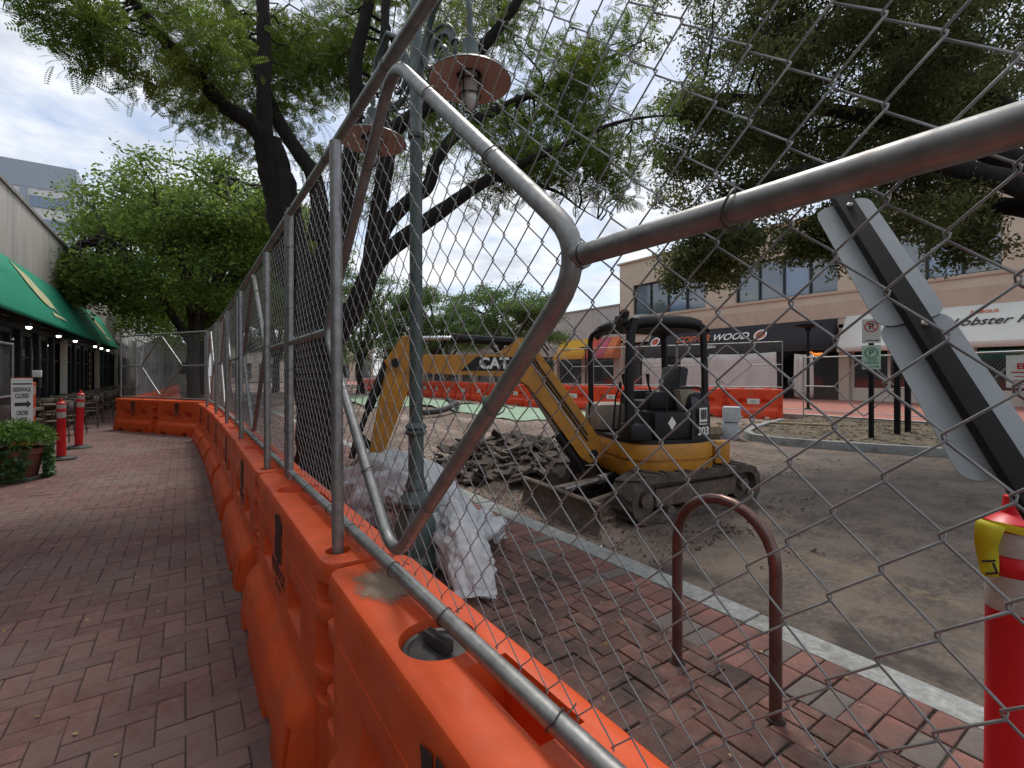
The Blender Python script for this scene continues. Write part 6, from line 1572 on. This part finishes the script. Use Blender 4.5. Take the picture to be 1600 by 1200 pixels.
T1 = {
'trunk': [(1.43, 6.59, -0.14, 0.36), (1.42, 6.6, 0.2, 0.30), (1.41, 6.6, 0.49, 0.275), (1.4, 6.61, 1.33, 0.271), (1.36, 6.63, 2.33, 0.275), (1.3, 6.68, 2.83, 0.258)],
'left': [(1.24, 6.71, 2.66, 0.25), (1.11, 6.74, 3.15, 0.231), (1.02, 6.75, 3.71, 0.226), (0.93, 6.75, 4.1, 0.211), (0.85, 6.68, 4.41, 0.176)],
'L1': [(0.91, 6.76, 4.2, 0.138), (0.68, 6.67, 4.52, 0.126), (0.38, 6.64, 4.64, 0.114), (0.09, 6.59, 4.9, 0.103), (-0.15, 6.51, 5.09, 0.088), (-0.47, 6.37, 5.39, 0.073), (-0.78, 6.21, 5.68, 0.05), (-1.12, 6.08, 5.77, 0.029)],
'L2': [(0.83, 6.69, 4.31, 0.12), (0.81, 6.71, 4.93, 0.108), (0.81, 6.7, 5.65, 0.104), (0.79, 6.72, 6.29, 0.096), (0.73, 6.76, 7.25, 0.072), (0.6, 6.85, 8.21, 0.04)],
'L3': [(1.42, 6.63, 3.2, 0.16), (1.46, 6.63, 3.59, 0.151), (1.4, 6.73, 4.08, 0.135), (1.2, 6.92, 4.48, 0.119), (1.02, 7.16, 4.92, 0.113), (0.81, 7.55, 5.69, 0.107), (0.48, 8.14, 6.91, 0.093), (0.08, 8.77, 8.12, 0.058)],
'R0': [(1.32, 6.66, 2.41, 0.233), (1.52, 6.53, 2.99, 0.192), (1.67, 6.48, 3.51, 0.176), (1.77, 6.41, 4.18, 0.143), (1.85, 6.36, 4.94, 0.118), (1.85, 6.36, 5.61, 0.109), (2.0, 6.26, 6.37, 0.092), (2.15, 6.15, 7.37, 0.05)],
'R1': [(1.42, 6.54, 1.66, 0.207), (1.61, 6.28, 2.02, 0.187), (1.79, 6.04, 2.37, 0.168), (1.87, 5.86, 2.75, 0.142), (1.95, 5.81, 3.38, 0.134), (2.0, 5.66, 3.93, 0.124), (2.08, 5.6, 4.39, 0.116), (2.43, 5.24, 4.68, 0.099), (2.75, 4.9, 5.11, 0.09), (3.03, 4.59, 5.52, 0.073), (3.27, 4.3, 6.02, 0.05), (3.56, 3.99, 6.58, 0.028)],
'R1b': [(1.98, 5.67, 3.89, 0.085), (2.02, 5.76, 4.64, 0.079), (2.05, 5.86, 5.47, 0.072), (2.11, 5.95, 6.21, 0.069), (2.19, 6.01, 7.28, 0.041)],
'R2': [(1.85, 5.87, 2.67, 0.134), (2.02, 5.76, 3.22, 0.118), (2.24, 5.61, 3.55, 0.11), (2.46, 5.46, 3.76, 0.102), (2.56, 5.39, 4.11, 0.094), (2.89, 5.29, 4.55, 0.088), (3.42, 5.17, 4.92, 0.07), (4.02, 5.0, 5.30, 0.048), (4.73, 4.76, 5.75, 0.030), (5.4, 4.5, 6.2, 0.012)],
'R3': [(1.79, 6.04, 2.41, 0.16), (1.95, 5.81, 2.83, 0.134), (2.24, 5.49, 3.15, 0.124), (2.58, 5.14, 3.45, 0.103), (2.9, 4.8, 3.71, 0.082), (3.27, 4.42, 3.91, 0.062), (3.63, 4.10, 4.10, 0.040), (4.02, 3.85, 4.30, 0.026), (4.5, 3.6, 4.42, 0.014), (4.9, 3.45, 4.46, 0.006)],
'R3b': [(2.96, 4.76, 3.74, 0.049), (3.33, 4.63, 3.73, 0.038), (3.71, 4.49, 3.66, 0.022), (4.0, 4.41, 3.50, 0.012), (4.25, 4.3, 3.36, 0.005)]}
T1R = 0.92
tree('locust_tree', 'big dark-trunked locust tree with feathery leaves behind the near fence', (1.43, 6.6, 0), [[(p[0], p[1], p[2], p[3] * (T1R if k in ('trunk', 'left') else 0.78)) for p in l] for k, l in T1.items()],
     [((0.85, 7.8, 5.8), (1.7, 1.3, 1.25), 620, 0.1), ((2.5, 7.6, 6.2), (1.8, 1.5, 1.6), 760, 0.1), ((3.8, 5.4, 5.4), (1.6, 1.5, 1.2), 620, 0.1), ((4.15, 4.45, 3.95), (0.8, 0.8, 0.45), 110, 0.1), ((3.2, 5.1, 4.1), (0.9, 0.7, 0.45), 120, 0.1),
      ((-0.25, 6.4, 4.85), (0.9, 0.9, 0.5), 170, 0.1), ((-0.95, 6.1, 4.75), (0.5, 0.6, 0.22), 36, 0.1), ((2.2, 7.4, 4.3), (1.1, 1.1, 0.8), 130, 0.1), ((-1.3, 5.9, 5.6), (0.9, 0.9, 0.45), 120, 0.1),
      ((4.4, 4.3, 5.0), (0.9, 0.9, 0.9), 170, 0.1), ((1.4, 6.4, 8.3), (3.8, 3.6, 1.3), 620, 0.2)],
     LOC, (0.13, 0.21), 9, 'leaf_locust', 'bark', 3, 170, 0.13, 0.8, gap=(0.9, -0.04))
# the broad tree whose trunk stands on the island out of the picture
ot = [[(13.2, 0.3, -0.1, 0.5), (13.1, 0.4, 1.5, 0.40), (12.9, 0.6, 3.0, 0.38), (12.7, 0.8, 4.0, 0.36)],
      [(12.7, 0.8, 3.8, 0.30), (12.2, 1.8, 5.0, 0.22), (11.4, 3.1, 6.0, 0.16), (10.2, 4.3, 6.6, 0.11), (8.8, 5.4, 6.9, 0.06), (7.8, 6.0, 6.9, 0.03)],
      [(12.8, 0.7, 3.6, 0.28), (11.8, 1.8, 4.6, 0.19), (10.6, 3.0, 5.2, 0.13), (9.4, 4.2, 5.2, 0.09), (8.4, 5.2, 4.8, 0.05), (8.0, 5.7, 4.0, 0.025)],
      [(12.8, 0.8, 4.0, 0.30), (12.8, 2.0, 6.0, 0.22), (12.3, 3.4, 8.0, 0.15), (11.2, 4.6, 9.6, 0.09), (10, 5.4, 10.4, 0.04)],
      [(12.9, 0.9, 4.0, 0.26), (13.8, 2.2, 6.4, 0.20), (14.2, 3.4, 8.0, 0.14), (14.0, 4.6, 9.4, 0.08), (13.6, 5.6, 10.2, 0.04)],
      [(12.7, 0.8, 3.9, 0.22), (12.4, 2.4, 4.6, 0.14), (11.6, 3.6, 4.8, 0.09), (10.4, 4.2, 4.3, 0.05), (9.7, 4.6, 3.7, 0.025)]]
tree('oak_tree', 'broad dark-leaved tree overhanging the street at the upper right', (13.2, 0.3, 0), ot,
     [((11.0, 4.2, 7.4), (3.4, 2.8, 2.0), 828, 0.1), ((8.6, 5.5, 5.9), (1.3, 1.3, 1.4), 223, 0.1), ((8.4, 5.4, 3.9), (0.75, 0.75, 0.75), 61, 0.1), ((9.4, 4.5, 4.3), (0.9, 0.9, 0.8), 82, 0.1),
      ((12.4, 3.4, 5.2), (1.8, 1.2, 0.7), 118, 0.1), ((13.6, 3.4, 8.6), (2.4, 2.2, 2.2), 360, 0.1), ((12.2, 2.6, 4.5), (1.4, 0.9, 0.55), 68, 0.1), ((7.7, 5.6, 3.5), (0.45, 0.5, 0.55), 21, 0.1), ((8.3, 4.5, 3.5), (0.6, 0.5, 0.6), 32, 0.1), ((9.6, 3.6, 3.9), (0.7, 0.6, 0.6), 39, 0.1), ((10.6, 2.9, 3.9), (0.8, 0.6, 0.55), 39, 0.1), ((11.6, 2.4, 3.7), (0.8, 0.6, 0.45), 32, 0.1), ((10, 5.6, 9.6), (2.5, 2.2, 1.8), 324, 0.1)],
     OAKS, (0.16, 0.28), 19, 'leaf_oak', 'bark', 8, 190, 0.19, 0.5, gap=(0.85, 0.02), twigs=True, vflat=0.5)
def auto_limbs(base, h0, r0, tops, seed):
    g = np.random.default_rng(seed); bx, by, bz = base; out = [[(bx, by, bz - 0.1, r0 * 1.3), (bx, by, bz + 0.5, r0), (bx + g.normal() * 0.1, by, bz + h0 * 0.6, r0 * 0.9), (bx + g.normal() * 0.15, by, bz + h0, r0 * 0.85)]]
    for (x, y, z) in tops:
        a = np.array([bx, by, bz + h0 * g.uniform(0.75, 0.98)]); b = np.array([x, y, z]); mid = a * 0.55 + b * 0.45 + np.array([0, 0, 0.10 * np.linalg.norm(b - a)])
        m2 = a * 0.2 + b * 0.8 + np.array([0, 0, 0.08 * np.linalg.norm(b - a)])
        out.append([(*a, r0 * 0.55), (*mid, r0 * 0.36), (*m2, r0 * 0.18), (*b, r0 * 0.07)])
    return out
def bg_tree(name, label, base, h0, r0, c, rad, n, seed, tmpl=FARS, m='leaf_locust_far', size=(0.28, 0.50), per=26, spread=0.40, up=1.8, gap=(0.6, -0.02), nl=9, group='trees down the street', nsub=60):
    g = np.random.default_rng(seed + 50); tops = []
    for k in range(nl):
        a = 2 * PI * k / nl + g.uniform(-0.3, 0.3); q = g.uniform(0.45, 0.9); tops.append((c[0] + rad[0] * q * math.cos(a), c[1] + rad[1] * q * math.sin(a), c[2] + rad[2] * g.uniform(-0.3, 0.7)))
    els = [(c, rad, int(n * 0.55), 0.35)]
    for k in range(8):                                            # outer lobes for an uneven outline
        a = 2 * PI * k / 8 + g.uniform(-0.3, 0.3); q = g.uniform(0.6, 0.95); s_ = g.uniform(0.30, 0.5)
        els.append(((c[0] + rad[0] * q * math.cos(a), c[1] + rad[1] * q * math.sin(a), c[2] + rad[2] * g.uniform(-0.75, 0.45)), (rad[0] * s_, rad[1] * s_, rad[2] * s_ * 0.55), int(n * 0.06), 0.1))
    return tree(name, label, base, auto_limbs(base, h0, r0, tops, seed), els, tmpl, size, per, m, 'bark_far', seed, nsub, spread, up, group, gap, 0.010, 0.05, 0.06, twigs=False, vflat=0.32)
bg_tree('street_tree', 'bright green spreading tree above the end of the walkway', (0.3, 26.0, 0), 3.4, 0.27, (0.75, 25.8, 7.1), (4.7, 5.0, 3.9), 760, 31, nsub=330, per=30, spread=0.36, gap=(0.7, -0.04))
bg_tree('street_tree', 'tree behind the bright green one over the concrete wall', (1.0, 41.0, 0), 4.0, 0.32, (0.9, 41, 6.4), (4.8, 6, 3.4), 330, 33, gap=(0.5, -0.10))
bg_tree('street_tree', 'tree seen through the fence poles on the near sidewalk', (2.0, 33.0, 0), 3.8, 0.3, (3.0, 33, 7.0), (4.8, 5, 3.4), 300, 35)
bg_tree('street_tree', 'round-crowned tree standing alone over the barriers in mid picture', (19.3, 29.2, 0), 2.6, 0.24, (19.3, 29.2, 5.6), (4.3, 4.2, 2.5), 330, 37, FARM, 'leaf_mid', up=0.8)
bg_tree('street_tree', 'thin-topped tree left of the round-crowned one', (16.8, 35.5, 0), 3.0, 0.24, (16.6, 35.5, 6.2), (3.4, 3.4, 3.0), 220, 39, FARM, 'leaf_mid', up=0.8)
bg_tree('street_tree', 'dense tree behind the lamp post down the street', (11.4, 38.0, 0), 3.0, 0.28, (11.4, 38, 6.3), (5.0, 5, 4.0), 330, 41, FARM, 'leaf_mid', up=0.8)
bg_tree('street_tree', 'darker tree behind the locust trunk down the street', (6.2, 44.0, 0), 3.2, 0.3, (6.2, 44, 7.0), (5.6, 5, 4.6), 330, 43, FARM, 'leaf_mid', up=0.8)
bg_tree('street_tree', 'far tree between the concrete wing and the mid-picture tree', (26.0, 52.0, 0), 3.2, 0.3, (25, 52, 6.4), (6, 5, 3.6), 240, 45, FARM, 'leaf_mid', up=0.8)
bg_tree('street_tree', 'farthest tree closing the street above the excavator boom', (16.0, 62.0, 0), 3.2, 0.3, (16, 62, 7.0), (8, 5, 5.0), 300, 47, FARM, 'leaf_mid', up=0.8)
